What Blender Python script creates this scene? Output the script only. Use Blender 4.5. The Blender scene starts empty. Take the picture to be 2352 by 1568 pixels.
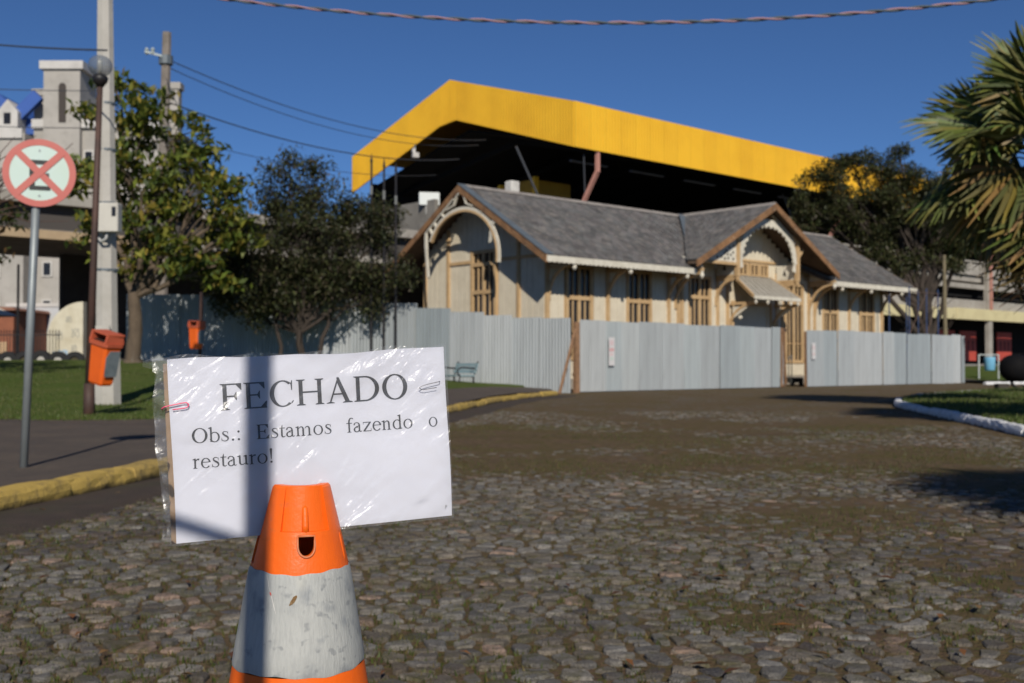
import bpy, bmesh, math, random
import numpy as np
from mathutils import Vector, Matrix
random.seed(7); RNG = np.random.default_rng(11)
R = math.radians
sc = bpy.context.scene
col = sc.collection

# ------------------------------------------------------------------ camera
F_PX = 2515.0 / 2352.0            # focal length in picture widths
cd = bpy.data.cameras.new('camera'); cam = bpy.data.objects.new('camera', cd); col.objects.link(cam)
cd.sensor_width = 36.0; cd.lens = 36.0 * F_PX; cd.clip_start = 0.05; cd.clip_end = 3000
cam.location = (0, 0, 0.88); cam.rotation_euler = (R(90 + 1.162), 0, 0)
cd.dof.use_dof = True; cd.dof.focus_distance = 1.135; cd.dof.aperture_fstop = 11.5; cd.dof.aperture_blades = 7
sc.camera = cam

# ------------------------------------------------------------------ world, sun, exposure
SUN_EL = R(33.0); SUN_AZ = R(-7.0)          # light travels towards azimuth -7 deg (slightly left of straight ahead)
d = Vector((math.sin(SUN_AZ) * math.cos(SUN_EL), math.cos(SUN_AZ) * math.cos(SUN_EL), -math.sin(SUN_EL)))
world = bpy.data.worlds.new('World'); sc.world = world; world.use_nodes = True
wn = world.node_tree.nodes; wl = world.node_tree.links
bg = wn['Background']; sky = wn.new('ShaderNodeTexSky'); sky.sky_type = 'NISHITA'; sky.sun_disc = False
sky.sun_elevation = SUN_EL; sky.sun_rotation = math.atan2(-d.x, -d.y); sky.altitude = 800
sky.air_density = 0.75; sky.dust_density = 0.0; sky.ozone_density = 10.0
wl.new(sky.outputs[0], bg.inputs[0]); bg.inputs[1].default_value = 0.072
sd = bpy.data.lights.new('sun', 'SUN'); sd.energy = 4.3; sd.angle = R(0.5); sd.color = (1.0, 0.93, 0.82)
sun = bpy.data.objects.new('sun', sd); col.objects.link(sun); sun.location = (2, -10, 30)
sun.rotation_euler = d.to_track_quat('-Z', 'Y').to_euler()
vs = sc.view_settings; vs.view_transform = 'Standard'; vs.look = 'None'; vs.exposure = 0.0; vs.gamma = 1.0; vs.use_curve_mapping = False

# ------------------------------------------------------------------ helpers
MATS = {}
def mat(name, base, rough=0.7, metal=0.0, spec=0.4, noise=None, noise_col=None, nscale=8, bump=0.0, bscale=60, attr=None, coat=0.0,
        trans=0.0, alpha=1.0, emis=None, noise2=None, detail=6, coords='Object', stretch=None, sss=0.0):
    """Principled material: base colour varied by two noises, optional per-piece colour attribute, bump."""
    if name in MATS: return MATS[name]
    m = bpy.data.materials.new(name); m.use_nodes = True; MATS[name] = m
    nt = m.node_tree; n = nt.nodes; l = nt.links; b = n['Principled BSDF']
    b.inputs['Roughness'].default_value = rough; b.inputs['Metallic'].default_value = metal
    b.inputs['Specular IOR Level'].default_value = spec; b.inputs['Coat Weight'].default_value = coat
    b.inputs['Alpha'].default_value = alpha; b.inputs['Transmission Weight'].default_value = trans
    tc = n.new('ShaderNodeTexCoord'); vec = tc.outputs[coords]
    if stretch:
        mp = n.new('ShaderNodeMapping'); mp.inputs['Scale'].default_value = stretch; l.new(vec, mp.inputs[0]); vec = mp.outputs[0]
    cur = None
    if attr:
        a = n.new('ShaderNodeAttribute'); a.attribute_name = attr; cur = a.outputs['Color']
    else:
        rgb = n.new('ShaderNodeRGB'); rgb.outputs[0].default_value = (*base, 1); cur = rgb.outputs[0]
    def addnoise(cur, colr, scale, lo, hi, fac):
        nz = n.new('ShaderNodeTexNoise'); nz.inputs['Scale'].default_value = scale; nz.inputs['Detail'].default_value = detail
        nz.inputs['Roughness'].default_value = 0.62; l.new(vec, nz.inputs['Vector'])
        mr = n.new('ShaderNodeMapRange'); mr.inputs[1].default_value = lo; mr.inputs[2].default_value = hi; mr.inputs[4].default_value = fac
        l.new(nz.outputs[0], mr.inputs[0])
        mx = n.new('ShaderNodeMix'); mx.data_type = 'RGBA'; l.new(mr.outputs[0], mx.inputs[0]); l.new(cur, mx.inputs[6]); mx.inputs[7].default_value = (*colr, 1)
        return mx.outputs[2]
    if noise_col: cur = addnoise(cur, noise_col, nscale, 0.42, 0.68, noise if noise is not None else 0.8)
    if noise2: cur = addnoise(cur, noise2[0], noise2[1], noise2[2], noise2[3], noise2[4])
    l.new(cur, b.inputs['Base Color'])
    if bump:
        bz = n.new('ShaderNodeTexNoise'); bz.inputs['Scale'].default_value = bscale; bz.inputs['Detail'].default_value = 5; l.new(vec, bz.inputs['Vector'])
        bp = n.new('ShaderNodeBump'); bp.inputs['Strength'].default_value = bump; bp.inputs['Distance'].default_value = 0.02
        l.new(bz.outputs[0], bp.inputs['Height']); l.new(bp.outputs[0], b.inputs['Normal'])
    if emis: b.inputs['Emission Color'].default_value = (*emis[0], 1); b.inputs['Emission Strength'].default_value = emis[1]
    return m

def leafmat(name, transl=0.35):
    if name in MATS: return MATS[name]
    m = bpy.data.materials.new(name); m.use_nodes = True; MATS[name] = m
    nt = m.node_tree; n = nt.nodes; l = nt.links; b = n['Principled BSDF']; out = n['Material Output']
    a = n.new('ShaderNodeAttribute'); a.attribute_name = 'tint'
    l.new(a.outputs['Color'], b.inputs['Base Color']); b.inputs['Roughness'].default_value = 0.5; b.inputs['Specular IOR Level'].default_value = 0.3
    t = n.new('ShaderNodeBsdfTranslucent'); l.new(a.outputs['Color'], t.inputs[0])
    mx = n.new('ShaderNodeMixShader'); mx.inputs[0].default_value = transl
    l.new(b.outputs[0], mx.inputs[1]); l.new(t.outputs[0], mx.inputs[2]); l.new(mx.outputs[0], out.inputs[0])
    return m

def link(o, parent=None):
    col.objects.link(o)
    if parent is not None: o.parent = parent
    return o
def tag(o, label=None, cat=None, group=None, kind=None):
    if label: o['label'] = label
    if cat: o['category'] = cat
    if group: o['group'] = group
    if kind: o['kind'] = kind
    return o
def thing(name, label, cat, loc=(0, 0, 0), rz=0.0, group=None):
    o = bpy.data.objects.new(name, None); o.empty_display_size = 0.2; link(o); o.location = loc; o.rotation_euler = (0, 0, rz)
    return tag(o, label, cat, group)
def meshobj(name, V, Fs, m, parent=None, smooth=False, tint=None, loc=None):
    me = bpy.data.meshes.new(name); me.from_pydata([tuple(v) for v in V], [], [tuple(f) for f in Fs]); me.update()
    me.materials.append(m)
    if smooth: me.shade_smooth()
    if tint is not None:
        at = me.color_attributes.new('tint', 'FLOAT_COLOR', 'POINT'); at.data.foreach_set('color', np.asarray(tint, dtype=np.float32).ravel())
    o = bpy.data.objects.new(name, me); link(o, parent)
    if loc is not None: o.location = loc
    return o
def fastmesh(name, V, Fs, m, parent=None, tint=None, smooth=False):
    """numpy arrays, all faces with the same number of corners."""
    V = np.asarray(V, dtype=np.float32).reshape(-1, 3); Fs = np.asarray(Fs, dtype=np.int32); k = Fs.shape[1]
    me = bpy.data.meshes.new(name); me.vertices.add(len(V)); me.vertices.foreach_set('co', V.ravel())
    me.loops.add(Fs.size); me.loops.foreach_set('vertex_index', Fs.ravel())
    me.polygons.add(len(Fs)); me.polygons.foreach_set('loop_start', np.arange(0, Fs.size, k, dtype=np.int32))
    me.polygons.foreach_set('loop_total', np.full(len(Fs), k, dtype=np.int32))
    me.update(calc_edges=True); me.validate()
    me.materials.append(m)
    if smooth: me.shade_smooth()
    if tint is not None:
        at = me.color_attributes.new('tint', 'FLOAT_COLOR', 'POINT'); at.data.foreach_set('color', np.asarray(tint, dtype=np.float32).ravel())
    o = bpy.data.objects.new(name, me); link(o, parent); return o

class MB:
    """collects shapes, then links them as one mesh object"""
    def __init__(s): s.V = []; s.F = []
    def add(s, V, F):
        k = len(s.V); s.V += [tuple(v) for v in V]; s.F += [tuple(i + k for i in f) for f in F]; return s
    def box(s, x0, x1, y0, y1, z0, z1):
        V = [(x, y, z) for z in (z0, z1) for (x, y) in ((x0, y0), (x1, y0), (x1, y1), (x0, y1))]
        return s.add(V, [(3, 2, 1, 0), (4, 5, 6, 7), (0, 1, 5, 4), (1, 2, 6, 5), (2, 3, 7, 6), (3, 0, 4, 7)])
    def bbox(s, x0, x1, y0, y1, z0, z1, b=0.01):
        """box with chamfered vertical and top edges"""
        def ring(i, z): return [(x0 + i + b, y0 + i, z), (x1 - i - b, y0 + i, z), (x1 - i, y0 + i + b, z), (x1 - i, y1 - i - b, z), (x1 - i - b, y1 - i, z), (x0 + i + b, y1 - i, z), (x0 + i, y1 - i - b, z), (x0 + i, y0 + i + b, z)]
        V = ring(0, z0) + ring(0, z1 - b) + ring(b, z1); F = [tuple(range(7, -1, -1)), tuple(range(16, 24))]
        for k in (0, 8):
            for i in range(8): F.append((k + i, k + (i + 1) % 8, k + 8 + (i + 1) % 8, k + 8 + i))
        return s.add(V, F)
    def prism(s, poly, axis, a, b):
        """extrude a 2-D polygon; axis 'x','y','z' is the extrusion axis (poly given in the other two, in order)"""
        n = len(poly)
        def P(p, t): return {'x': (t, p[0], p[1]), 'y': (p[0], t, p[1]), 'z': (p[0], p[1], t)}[axis]
        V = [P(p, a) for p in poly] + [P(p, b) for p in poly]
        F = [tuple(range(n - 1, -1, -1)), tuple(range(n, 2 * n))] + [(i, (i + 1) % n, n + (i + 1) % n, n + i) for i in range(n)]
        return s.add(V, F)
    def strip(s, outer, inner, axis, a, b):
        """a curved band between two polylines of equal length, extruded along axis"""
        n = len(outer)
        def P(p, t): return {'x': (t, p[0], p[1]), 'y': (p[0], t, p[1]), 'z': (p[0], p[1], t)}[axis]
        V = [P(p, a) for p in outer] + [P(p, a) for p in inner] + [P(p, b) for p in outer] + [P(p, b) for p in inner]
        F = []
        for i in range(n - 1):
            F += [(i, i + 1, n + i + 1, n + i), (2 * n + i, 3 * n + i, 3 * n + i + 1, 2 * n + i + 1), (i, 2 * n + i, 2 * n + i + 1, i + 1), (n + i, n + i + 1, 3 * n + i + 1, 3 * n + i)]
        F += [(0, n, 3 * n, 2 * n), (n - 1, 3 * n - 1, 4 * n - 1, 2 * n - 1)]
        return s.add(V, F)
    def beam(s, p, q, w, h, up=(0, 0, 1)):
        p, q = Vector(p), Vector(q); t = (q - p).normalized(); u = Vector(up)
        if abs(t.dot(u)) > 0.98: u = Vector((1, 0, 0))
        sd_ = t.cross(u).normalized(); u = sd_.cross(t).normalized(); V = []
        for e in (p, q):
            for a, b in ((-1, -1), (1, -1), (1, 1), (-1, 1)): V.append(e + sd_ * (a * w / 2) + u * (b * h / 2))
        return s.add(V, [(0, 1, 2, 3)[::-1], (4, 5, 6, 7), (0, 1, 5, 4), (1, 2, 6, 5), (2, 3, 7, 6), (3, 0, 4, 7)])
    def tube(s, pts, rad, n=8, cap=True):
        pts = [Vector(p) for p in pts]; k = len(pts)
        if not hasattr(rad, '__len__'): rad = [rad] * k
        V = []; u = None
        for i in range(k):
            t = (pts[min(i + 1, k - 1)] - pts[max(i - 1, 0)]).normalized()
            if u is None: u = t.orthogonal().normalized()
            else: u = (u - t * u.dot(t)).normalized()
            w = t.cross(u)
            for j in range(n):
                a = 2 * math.pi * j / n; V.append(pts[i] + (u * math.cos(a) + w * math.sin(a)) * rad[i])
        F = [(i * n + j, i * n + (j + 1) % n, (i + 1) * n + (j + 1) % n, (i + 1) * n + j) for i in range(k - 1) for j in range(n)]
        if cap: F += [tuple(range(n - 1, -1, -1)), tuple(range((k - 1) * n, k * n))]
        return s.add(V, F)
    def lathe(s, prof, n=24, c=(0, 0), cap=True):
        k = len(prof); V = [(c[0] + r * math.cos(2 * math.pi * j / n), c[1] + r * math.sin(2 * math.pi * j / n), z) for r, z in prof for j in range(n)]
        F = [(i * n + j, i * n + (j + 1) % n, (i + 1) * n + (j + 1) % n, (i + 1) * n + j) for i in range(k - 1) for j in range(n)]
        if cap: F += [tuple(range(n - 1, -1, -1)), tuple(range((k - 1) * n, k * n))]
        return s.add(V, F)
    def build(s, name, m, parent=None, smooth=False, loc=None, tint=None): return meshobj(name, s.V, s.F, m, parent, smooth, tint, loc)

def arc(cx, cy, rx, ry, a0, a1, n): return [(cx + rx * math.cos(R(a0 + (a1 - a0) * i / n)), cy + ry * math.sin(R(a0 + (a1 - a0) * i / n))) for i in range(n + 1)]
def copy_tree(o, parent=None):
    c = o.copy(); link(c)
    if parent is not None: c.parent = parent
    for ch in list(o.children): copy_tree(ch, c)
    return c
def smooth01(t): t = min(max(t, 0), 1); return t * t * (3 - 2 * t)
def vnoise(x, y, seed=0):
    """cheap smooth value noise on numpy arrays"""
    x = np.asarray(x, dtype=float); y = np.asarray(y, dtype=float); xi = np.floor(x); yi = np.floor(y); fx = x - xi; fy = y - yi
    fx = fx * fx * (3 - 2 * fx); fy = fy * fy * (3 - 2 * fy)
    def h(a, b): v = np.sin(a * 127.1 + b * 311.7 + seed * 74.7) * 43758.5453; return v - np.floor(v)
    return (h(xi, yi) * (1 - fx) + h(xi + 1, yi) * fx) * (1 - fy) + (h(xi, yi + 1) * (1 - fx) + h(xi + 1, yi + 1) * fx) * fy

def vn(x, y, seed=0):
    """two turned octaves of value noise, so that no row of the lattice lies along an axis"""
    return 0.65 * vnoise(.83 * x + .56 * y + 3.1, .83 * y - .56 * x, seed) + 0.35 * vnoise(1.1 * x - 1.9 * y, 1.9 * x + 1.1 * y + 7.7, seed + 1)
# ------------------------------------------------------------------ ground and its levels
KERB = [(-3.6, 3.2), (-2.92, 6.6), (-2.62, 8.4), (-1.92, 13.0), (-1.09, 18.7), (-0.35, 24.0), (0.35, 27.2), (1.25, 29.6)]
ISL = [(4.5, -1.0), (4.7, 4.0), (5.1, 8.0), (6.0, 12.4), (6.75, 16.6), (7.35, 20.2), (7.75, 22.2), (8.6, 24.6), (10.2, 27.6), (13.0, 31.2), (17.0, 34.6), (22.0, 37.6), (30, 41)]
def kerb_x(y):
    for (x0, y0), (x1, y1) in zip(KERB, KERB[1:]):
        if y <= y1: return x0 + (x1 - x0) * (y - y0) / (y1 - y0)
    return KERB[-1][0]
def left_z(x, y):
    """height of pavement and lawn left of the road"""
    g = 0.10 + 0.85 * smooth01((2.0 - x) / 13.0) ** 0.8
    return 0.12 + smooth01((y - 13.5) / 21.0) * (g - 0.12 if x < 1.5 else -0.1) + (0.012 * (y - 36) if y > 36 else 0)

m_soil = mat('soil_far', (0.07, 0.055, 0.035), 0.95, noise_col=(0.05, 0.065, 0.02), nscale=0.3, noise2=((0.09, 0.075, 0.05), 3, 0.45, 0.7, 0.6))
g = MB(); g.add([(-700, -60, -0.06), (700, -60, -0.06), (700, 1500, -0.06), (-700, 1500, -0.06)], [(0, 1, 2, 3)])
tag(g.build('ground', m_soil), kind='structure')

# road bed: brown soil, moss and, far away, the specks of stones too small to tell apart
def dirty(m, colr, scale, lo, hi, fac):
    """a film of soil and moss lying over a material in patches"""
    n = m.node_tree.nodes; l = m.node_tree.links; b = n['Principled BSDF']; src = b.inputs['Base Color'].links[0].from_socket
    g_ = n.new('ShaderNodeNewGeometry'); z = n.new('ShaderNodeTexNoise'); z.inputs['Scale'].default_value = scale; z.inputs['Detail'].default_value = 7; z.inputs['Roughness'].default_value = .7; l.new(g_.outputs['Position'], z.inputs['Vector'])
    r = n.new('ShaderNodeMapRange'); r.inputs[1].default_value = lo; r.inputs[2].default_value = hi; r.inputs[4].default_value = fac; l.new(z.outputs[0], r.inputs[0])
    x = n.new('ShaderNodeMix'); x.data_type = 'RGBA'; l.new(r.outputs[0], x.inputs[0]); l.new(src, x.inputs[6]); x.inputs[7].default_value = (*colr, 1); l.new(x.outputs[2], b.inputs['Base Color'])
def road_material():
    m = bpy.data.materials.new('road_bed'); m.use_nodes = True; n = m.node_tree.nodes; l = m.node_tree.links; b = n['Principled BSDF']
    b.inputs['Roughness'].default_value = 0.95; b.inputs['Specular IOR Level'].default_value = 0.15
    tc = n.new('ShaderNodeTexCoord'); geo = n.new('ShaderNodeSeparateXYZ'); l.new(tc.outputs['Object'], geo.inputs[0])
    def noise(sc_, det=6, ro=0.6):
        z = n.new('ShaderNodeTexNoise'); z.inputs['Scale'].default_value = sc_; z.inputs['Detail'].default_value = det; z.inputs['Roughness'].default_value = ro; l.new(tc.outputs['Object'], z.inputs['Vector']); return z.outputs[0]
    def ramp(v, lo, hi, a=0.0, bb=1.0):
        r = n.new('ShaderNodeMapRange'); r.inputs[1].default_value = lo; r.inputs[2].default_value = hi; r.inputs[3].default_value = a; r.inputs[4].default_value = bb; l.new(v, r.inputs[0]); return r.outputs[0]
    def mix(f, a, bb):
        x = n.new('ShaderNodeMix'); x.data_type = 'RGBA'; l.new(f, x.inputs[0])
        for k, v in ((6, a), (7, bb)):
            if isinstance(v, tuple): x.inputs[k].default_value = (*v, 1)
            else: l.new(v, x.inputs[k])
        return x.outputs[2]
    def mul(a, bb):
        x = n.new('ShaderNodeMath'); x.operation = 'MULTIPLY'; l.new(a, x.inputs[0]); l.new(bb, x.inputs[1]); return x.outputs[0]
    c = mix(ramp(noise(9), 0.35, 0.7), (0.09, 0.059, 0.038), (0.18, 0.118, 0.072))
    c = mix(ramp(noise(1.4), 0.42, 0.62, 0, 0.7), c, (0.108, 0.082, 0.03))          # moss
    c = mix(ramp(noise(34), 0.50, 0.66, 0, 0.75), c, (0.082, 0.09, 0.02))
    c = mix(ramp(noise(60), 0.58, 0.72, 0, 0.6), c, (0.19, 0.14, 0.085))              # straw
    vo = n.new('ShaderNodeTexVoronoi'); vo.inputs['Scale'].default_value = 8.5; vo.inputs['Randomness'].default_value = 1.0; l.new(tc.outputs['Object'], vo.inputs['Vector'])
    st = mul(ramp(vo.outputs['Distance'], 0.5, 0.38), ramp(geo.outputs['Y'], 16.5, 21.0))
    st = mul(st, ramp(noise(0.55, 3), 0.42, 0.60))
    c = mix(mul(st, ramp(noise(5), 0.35, 0.6)), c, (0.15, 0.145, 0.14))
    l.new(c, b.inputs['Base Color'])
    bp = n.new('ShaderNodeBump'); bp.inputs['Strength'].default_value = 0.9; bp.inputs['Distance'].default_value = 0.03; l.new(noise(45), bp.inputs['Height']); l.new(bp.outputs[0], b.inputs['Normal'])
    return m
xs = np.concatenate([np.linspace(-6, 7, 150), np.linspace(7.6, 42, 50)]); ys = np.concatenate([np.linspace(-1.5, 2.5, 10), np.linspace(2.6, 12, 190), np.linspace(12.3, 50, 90)])
XX, YY = np.meshgrid(xs, ys); ZZ = 0.004 * (vn(XX * 3, YY * 3) - 0.5) + 0.005 * (vn(XX * 0.8, YY * 0.8, 3) - 0.5) + 0.004 * (vn(XX * 9, YY * 9, 5) - 0.5)
def grid_faces(nx, ny):
    i = np.arange(nx - 1); j = np.arange(ny - 1); I, J = np.meshgrid(i, j); a = (J * nx + I).ravel(); return np.stack([a, a + 1, a + nx + 1, a + nx], 1)
road = fastmesh('road', np.stack([XX, YY, ZZ], -1), grid_faces(len(xs), len(ys)), road_material(), smooth=True); tag(road, kind='structure')

# cobblestones: irregular cells between jittered points, each stone a low domed piece
SP = 0.083
ni0, ni1, nj0, nj1 = int(-4.2 / SP), int(10.6 / SP), int(2.2 / (SP * 0.9)), int(20.6 / (SP * 0.9))
pts = {}
for j in range(nj0, nj1):
    for i in range(ni0, ni1):
        if random.random() < 0.22: continue
        pts[(i, j)] = ((i + 0.5 * (j % 2) + random.uniform(-.42, .42)) * SP, (j + random.uniform(-.42, .42)) * SP * 0.9)
def in_view(x, y): return 2.7 < y < 20.3 and -0.475 * y - 0.45 < x < min(0.475 * y + 0.55, 5.95 if y < 13 else 5.95 + (y - 13) * .19) and x > kerb_x(y) + 0.42 + 0.1 * math.sin(y * 3.1)
def cell(i, j):
    x, y = pts[(i, j)]; nb = []
    for dj in (-2, -1, 0, 1, 2):
        for di in (-2, -1, 0, 1, 2):
            q = pts.get((i + di, j + dj))
            if q and (di or dj): nb.append(((q[0] - x) ** 2 + (q[1] - y) ** 2, q[0] - x, q[1] - y))
    nb.sort(); P = [(-.13, -.13), (.13, -.13), (.13, .13), (-.13, .13)]
    for d2, nx, ny in nb[:14]:
        c = d2 / 2; Q = []; k = len(P)
        for t in range(k):
            a, b = P[t], P[(t + 1) % k]; da = a[0] * nx + a[1] * ny - c; db = b[0] * nx + b[1] * ny - c
            if da <= 0: Q.append(a)
            if da * db < 0: f = da / (da - db); Q.append((a[0] + (b[0] - a[0]) * f, a[1] + (b[1] - a[1]) * f))
        P = Q
        if len(P) < 3: return None
    return P
GREYS = [(0.160, 0.152, 0.140), (0.128, 0.122, 0.114), (0.198, 0.184, 0.162), (0.107, 0.101, 0.094), (0.176, 0.152, 0.122), (0.144, 0.126, 0.101)]
def stone(i, j):
    """verts, faces, tint of one cobblestone around its own centre"""
    P = cell(i, j)
    if not P: return None
    x, y = pts[(i, j)]; cx = sum(p[0] for p in P) / len(P); cy = sum(p[1] for p in P) / len(P)
    soil = float(vn(x * 0.6, y * 0.5, 21)); brown = float(vn(x * 1.0 + 5, y * 0.8, 9))
    far = smooth01((y + 5.0 * (float(vn(x * 0.4, y * 0.3, 43)) - .5) - 4.2) / 9.5)
    sink = 0.018 * max(0, soil - 0.56 + .14 * far) / 0.44 * (0.35 + 0.65 * far) + 0.0112 * far + random.uniform(-0.0045, 0.0075) + 0.011 * sum(math.exp(-((x - a) / p) ** 2 - ((y - b_) / q) ** 2) for a, b_, p, q in ((1.5, 6.3, .85, .9), (2.3, 4.5, .5, .4), (0.85, 3.75, .25, .35), (-.6, 9.5, 1.4, 1.0), (2.6, 9.5, 2.0, 1.2)))
    smoothb = brown + random.uniform(-.12, .12) > 0.72 or random.random() < 0.05
    sh = random.uniform(0.58, 0.88) - 0.04 * far
    Q = []
    for t in range(len(P)):                                                    # cut the corners once
        a, b = P[t], P[(t + 1) % len(P)]; r = random.uniform(0.06, 0.20)
        Q += [(a[0] + (b[0] - a[0]) * r, a[1] + (b[1] - a[1]) * r), (a[0] + (b[0] - a[0]) * (1 - r), a[1] + (b[1] - a[1]) * (1 - r))]
    Q = [(cx + (p[0] - cx) * sh * random.uniform(0.93, 1.05), cy + (p[1] - cy) * sh * random.uniform(0.93, 1.05)) for p in Q]
    n = len(Q); zt = 0.0128 - sink + (-0.004 if smoothb else 0.0); tx, ty = random.uniform(-.06, .06), random.uniform(-.06, .06)
    V = []
    for s_, z in ((1.0, -0.03), (0.98, zt - 0.005), (0.86, zt)):
        for p in Q:
            px, py = cx + (p[0] - cx) * s_, cy + (p[1] - cy) * s_
            V.append((px, py, z + (0 if z < 0 else tx * (px - cx) + ty * (py - cy) + random.uniform(-.0016, .0016))))
    V.append((cx, cy, zt + random.uniform(-.001, 0.002)))
    Fs = [(k * n + t, k * n + (t + 1) % n, (k + 1) * n + (t + 1) % n, (k + 1) * n + t) for k in (0, 1) for t in range(n)] + [(2 * n + t, 2 * n + (t + 1) % n, 3 * n) for t in range(n)]
    if smoothb: c = random.choice([(0.082, 0.066, 0.06), (0.095, 0.07, 0.06), (0.07, 0.066, 0.07)])
    else: c = random.choice(GREYS)
    if random.random() < 0.05: c = (0.24, 0.17, 0.13)
    k = random.uniform(0.92, 1.65); c = tuple(v * k for v in c)
    A = abs(sum(P[t][0] * P[(t + 1) % len(P)][1] - P[(t + 1) % len(P)][0] * P[t][1] for t in range(len(P)))) / 2
    return V, Fs, c, A / (y * y * y) if (in_view(x, y) and abs(x) < 0.47 * y) else 0, (x, y)
m_stone = mat('cobble_stone', (0.2, 0.2, 0.2), 0.85, spec=0.15, attr='tint', noise_col=(0.085, 0.08, 0.072), nscale=55, noise=0.75, noise2=((0.30, 0.285, 0.255), 120, 0.56, 0.70, 0.6), bump=0.8, bscale=160, coords='Object')
dirty(m_stone, (.098, .068, .042), 2.2, .46, .68, .6); dirty(m_stone, (.084, .078, .024), 7, .50, .66, .75)
stones = [s_ for s_ in (stone(i, j) for (i, j) in list(pts) if in_view(*pts[(i, j)])) if s_]
stones.sort(key=lambda s_: -s_[3])
for V, Fs, c, _, (x, y) in stones[:300]:
    meshobj('cobblestone', V, Fs, m_stone, road, tint=[(*c, 1)] * len(V), loc=(x, y, 0))
b = MB(); T = []
for V, Fs, c, _, (x, y) in stones[300:]:
    b.add([(v[0] + x, v[1] + y, v[2]) for v in V], Fs); T += [(*c, 1)] * len(V)
tag(b.build('cobblestones', m_stone, road, tint=T), kind='stuff')

def blades(name, P, h, w, cols, m, label, cat, lean=0.5):
    """thin grass blades (one triangle each) standing on the given points"""
    P = np.asarray(P, dtype=float); n = len(P); a = RNG.uniform(0, 6.283, n); hh = h * RNG.uniform(0.4, 1.3, n); ww = w * RNG.uniform(0.6, 1.3, n)
    dx = np.cos(a) * ww; dy = np.sin(a) * ww; b = RNG.uniform(0, 6.283, n); lx = np.cos(b) * hh * lean * RNG.uniform(0, 1, n); ly = np.sin(b) * hh * lean * RNG.uniform(0, 1, n)
    V = np.stack([P + np.stack([dx, dy, 0 * a], 1), P - np.stack([dx, dy, 0 * a], 1), P + np.stack([lx, ly, hh], 1)], 1).reshape(-1, 3)
    c = np.asarray(cols)[RNG.integers(0, len(cols), n)] * RNG.uniform(0.7, 1.3, (n, 1)); T = np.repeat(np.concatenate([c, np.ones((n, 1))], 1), 3, 0)
    o = fastmesh(name, V, np.arange(3 * n).reshape(-1, 3), m, tint=T); return tag(o, label, cat, kind='stuff')
m_leaf = leafmat('leaf'); m_blade = leafmat('grass_blade', 0.25)
P = []
while len(P) < 40000:
    y = 2.7 + 13.0 * random.random() ** 1.5; x = random.uniform(max(-0.475 * y - .3, kerb_x(y) + 0.2), min(0.475 * y + .3, 5.9))
    v = float(vnoise(x * 1.0, y * 1.0, 33)) * 0.65 + float(vnoise(x * 6, y * 6, 35)) * 0.35 + (0.12 if x < -0.2 else 0)
    if v > 0.42 + 0.2 * random.random(): P.append((x, y, 0.0))
blades('moss_tufts', P, 0.020, 0.0035, [(0.065, 0.09, 0.018), (0.085, 0.09, 0.024), (0.13, 0.105, 0.04), (0.05, 0.066, 0.016)], m_blade, 'low moss and weeds growing in the joints between the cobblestones', 'moss')

# pavement left of the road, gutter, kerbs
m_pave = mat('pavement_asphalt', (0.078, 0.06, 0.047), 0.92, noise_col=(0.108, 0.082, 0.06), nscale=1.6, noise2=((0.045, 0.04, 0.033), 14, 0.5, 0.68, 0.6), bump=0.5, bscale=70)
ky = np.concatenate([np.linspace(0.5, 29.6, 70), np.linspace(30, 60, 14)]); V = []
cols_ = [0, .4, 1, 2, 3.2, 5, 7, 9.5, 12.5, 16, 21, 28, 40, 70, 160]
for y in ky:
    for dx in cols_:
        x = kerb_x(y) - 0.10 - dx; V.append((x, y, left_z(x, y) - 0.0 + 0.006 * (float(vnoise(x * 2, y * 2, 8)) - .5)))
tag(fastmesh('pavement', V, grid_faces(len(cols_), len(ky)), m_pave, smooth=True), kind='structure')
m_gut = mat('gutter_soil', (0.045, 0.032, 0.024), 0.95, noise_col=(0.065, 0.045, 0.032), nscale=5, noise2=((0.035, 0.04, 0.015), 2, 0.5, 0.7, 0.5), bump=0.6, bscale=50)
V = []
for y in ky[:70]:
    for dx in (0.0, .15, .3, .46, .60 + .06 * math.sin(y * 2.3)): V.append((kerb_x(y) + dx, y, (0.026 if dx < .5 else -0.02) + 0.006 * (float(vnoise((kerb_x(y) + dx) * 4, y * 4, 2)) - .5)))
tag(fastmesh('gutter', V, grid_faces(5, 70), m_gut, smooth=True), kind='structure')

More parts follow.
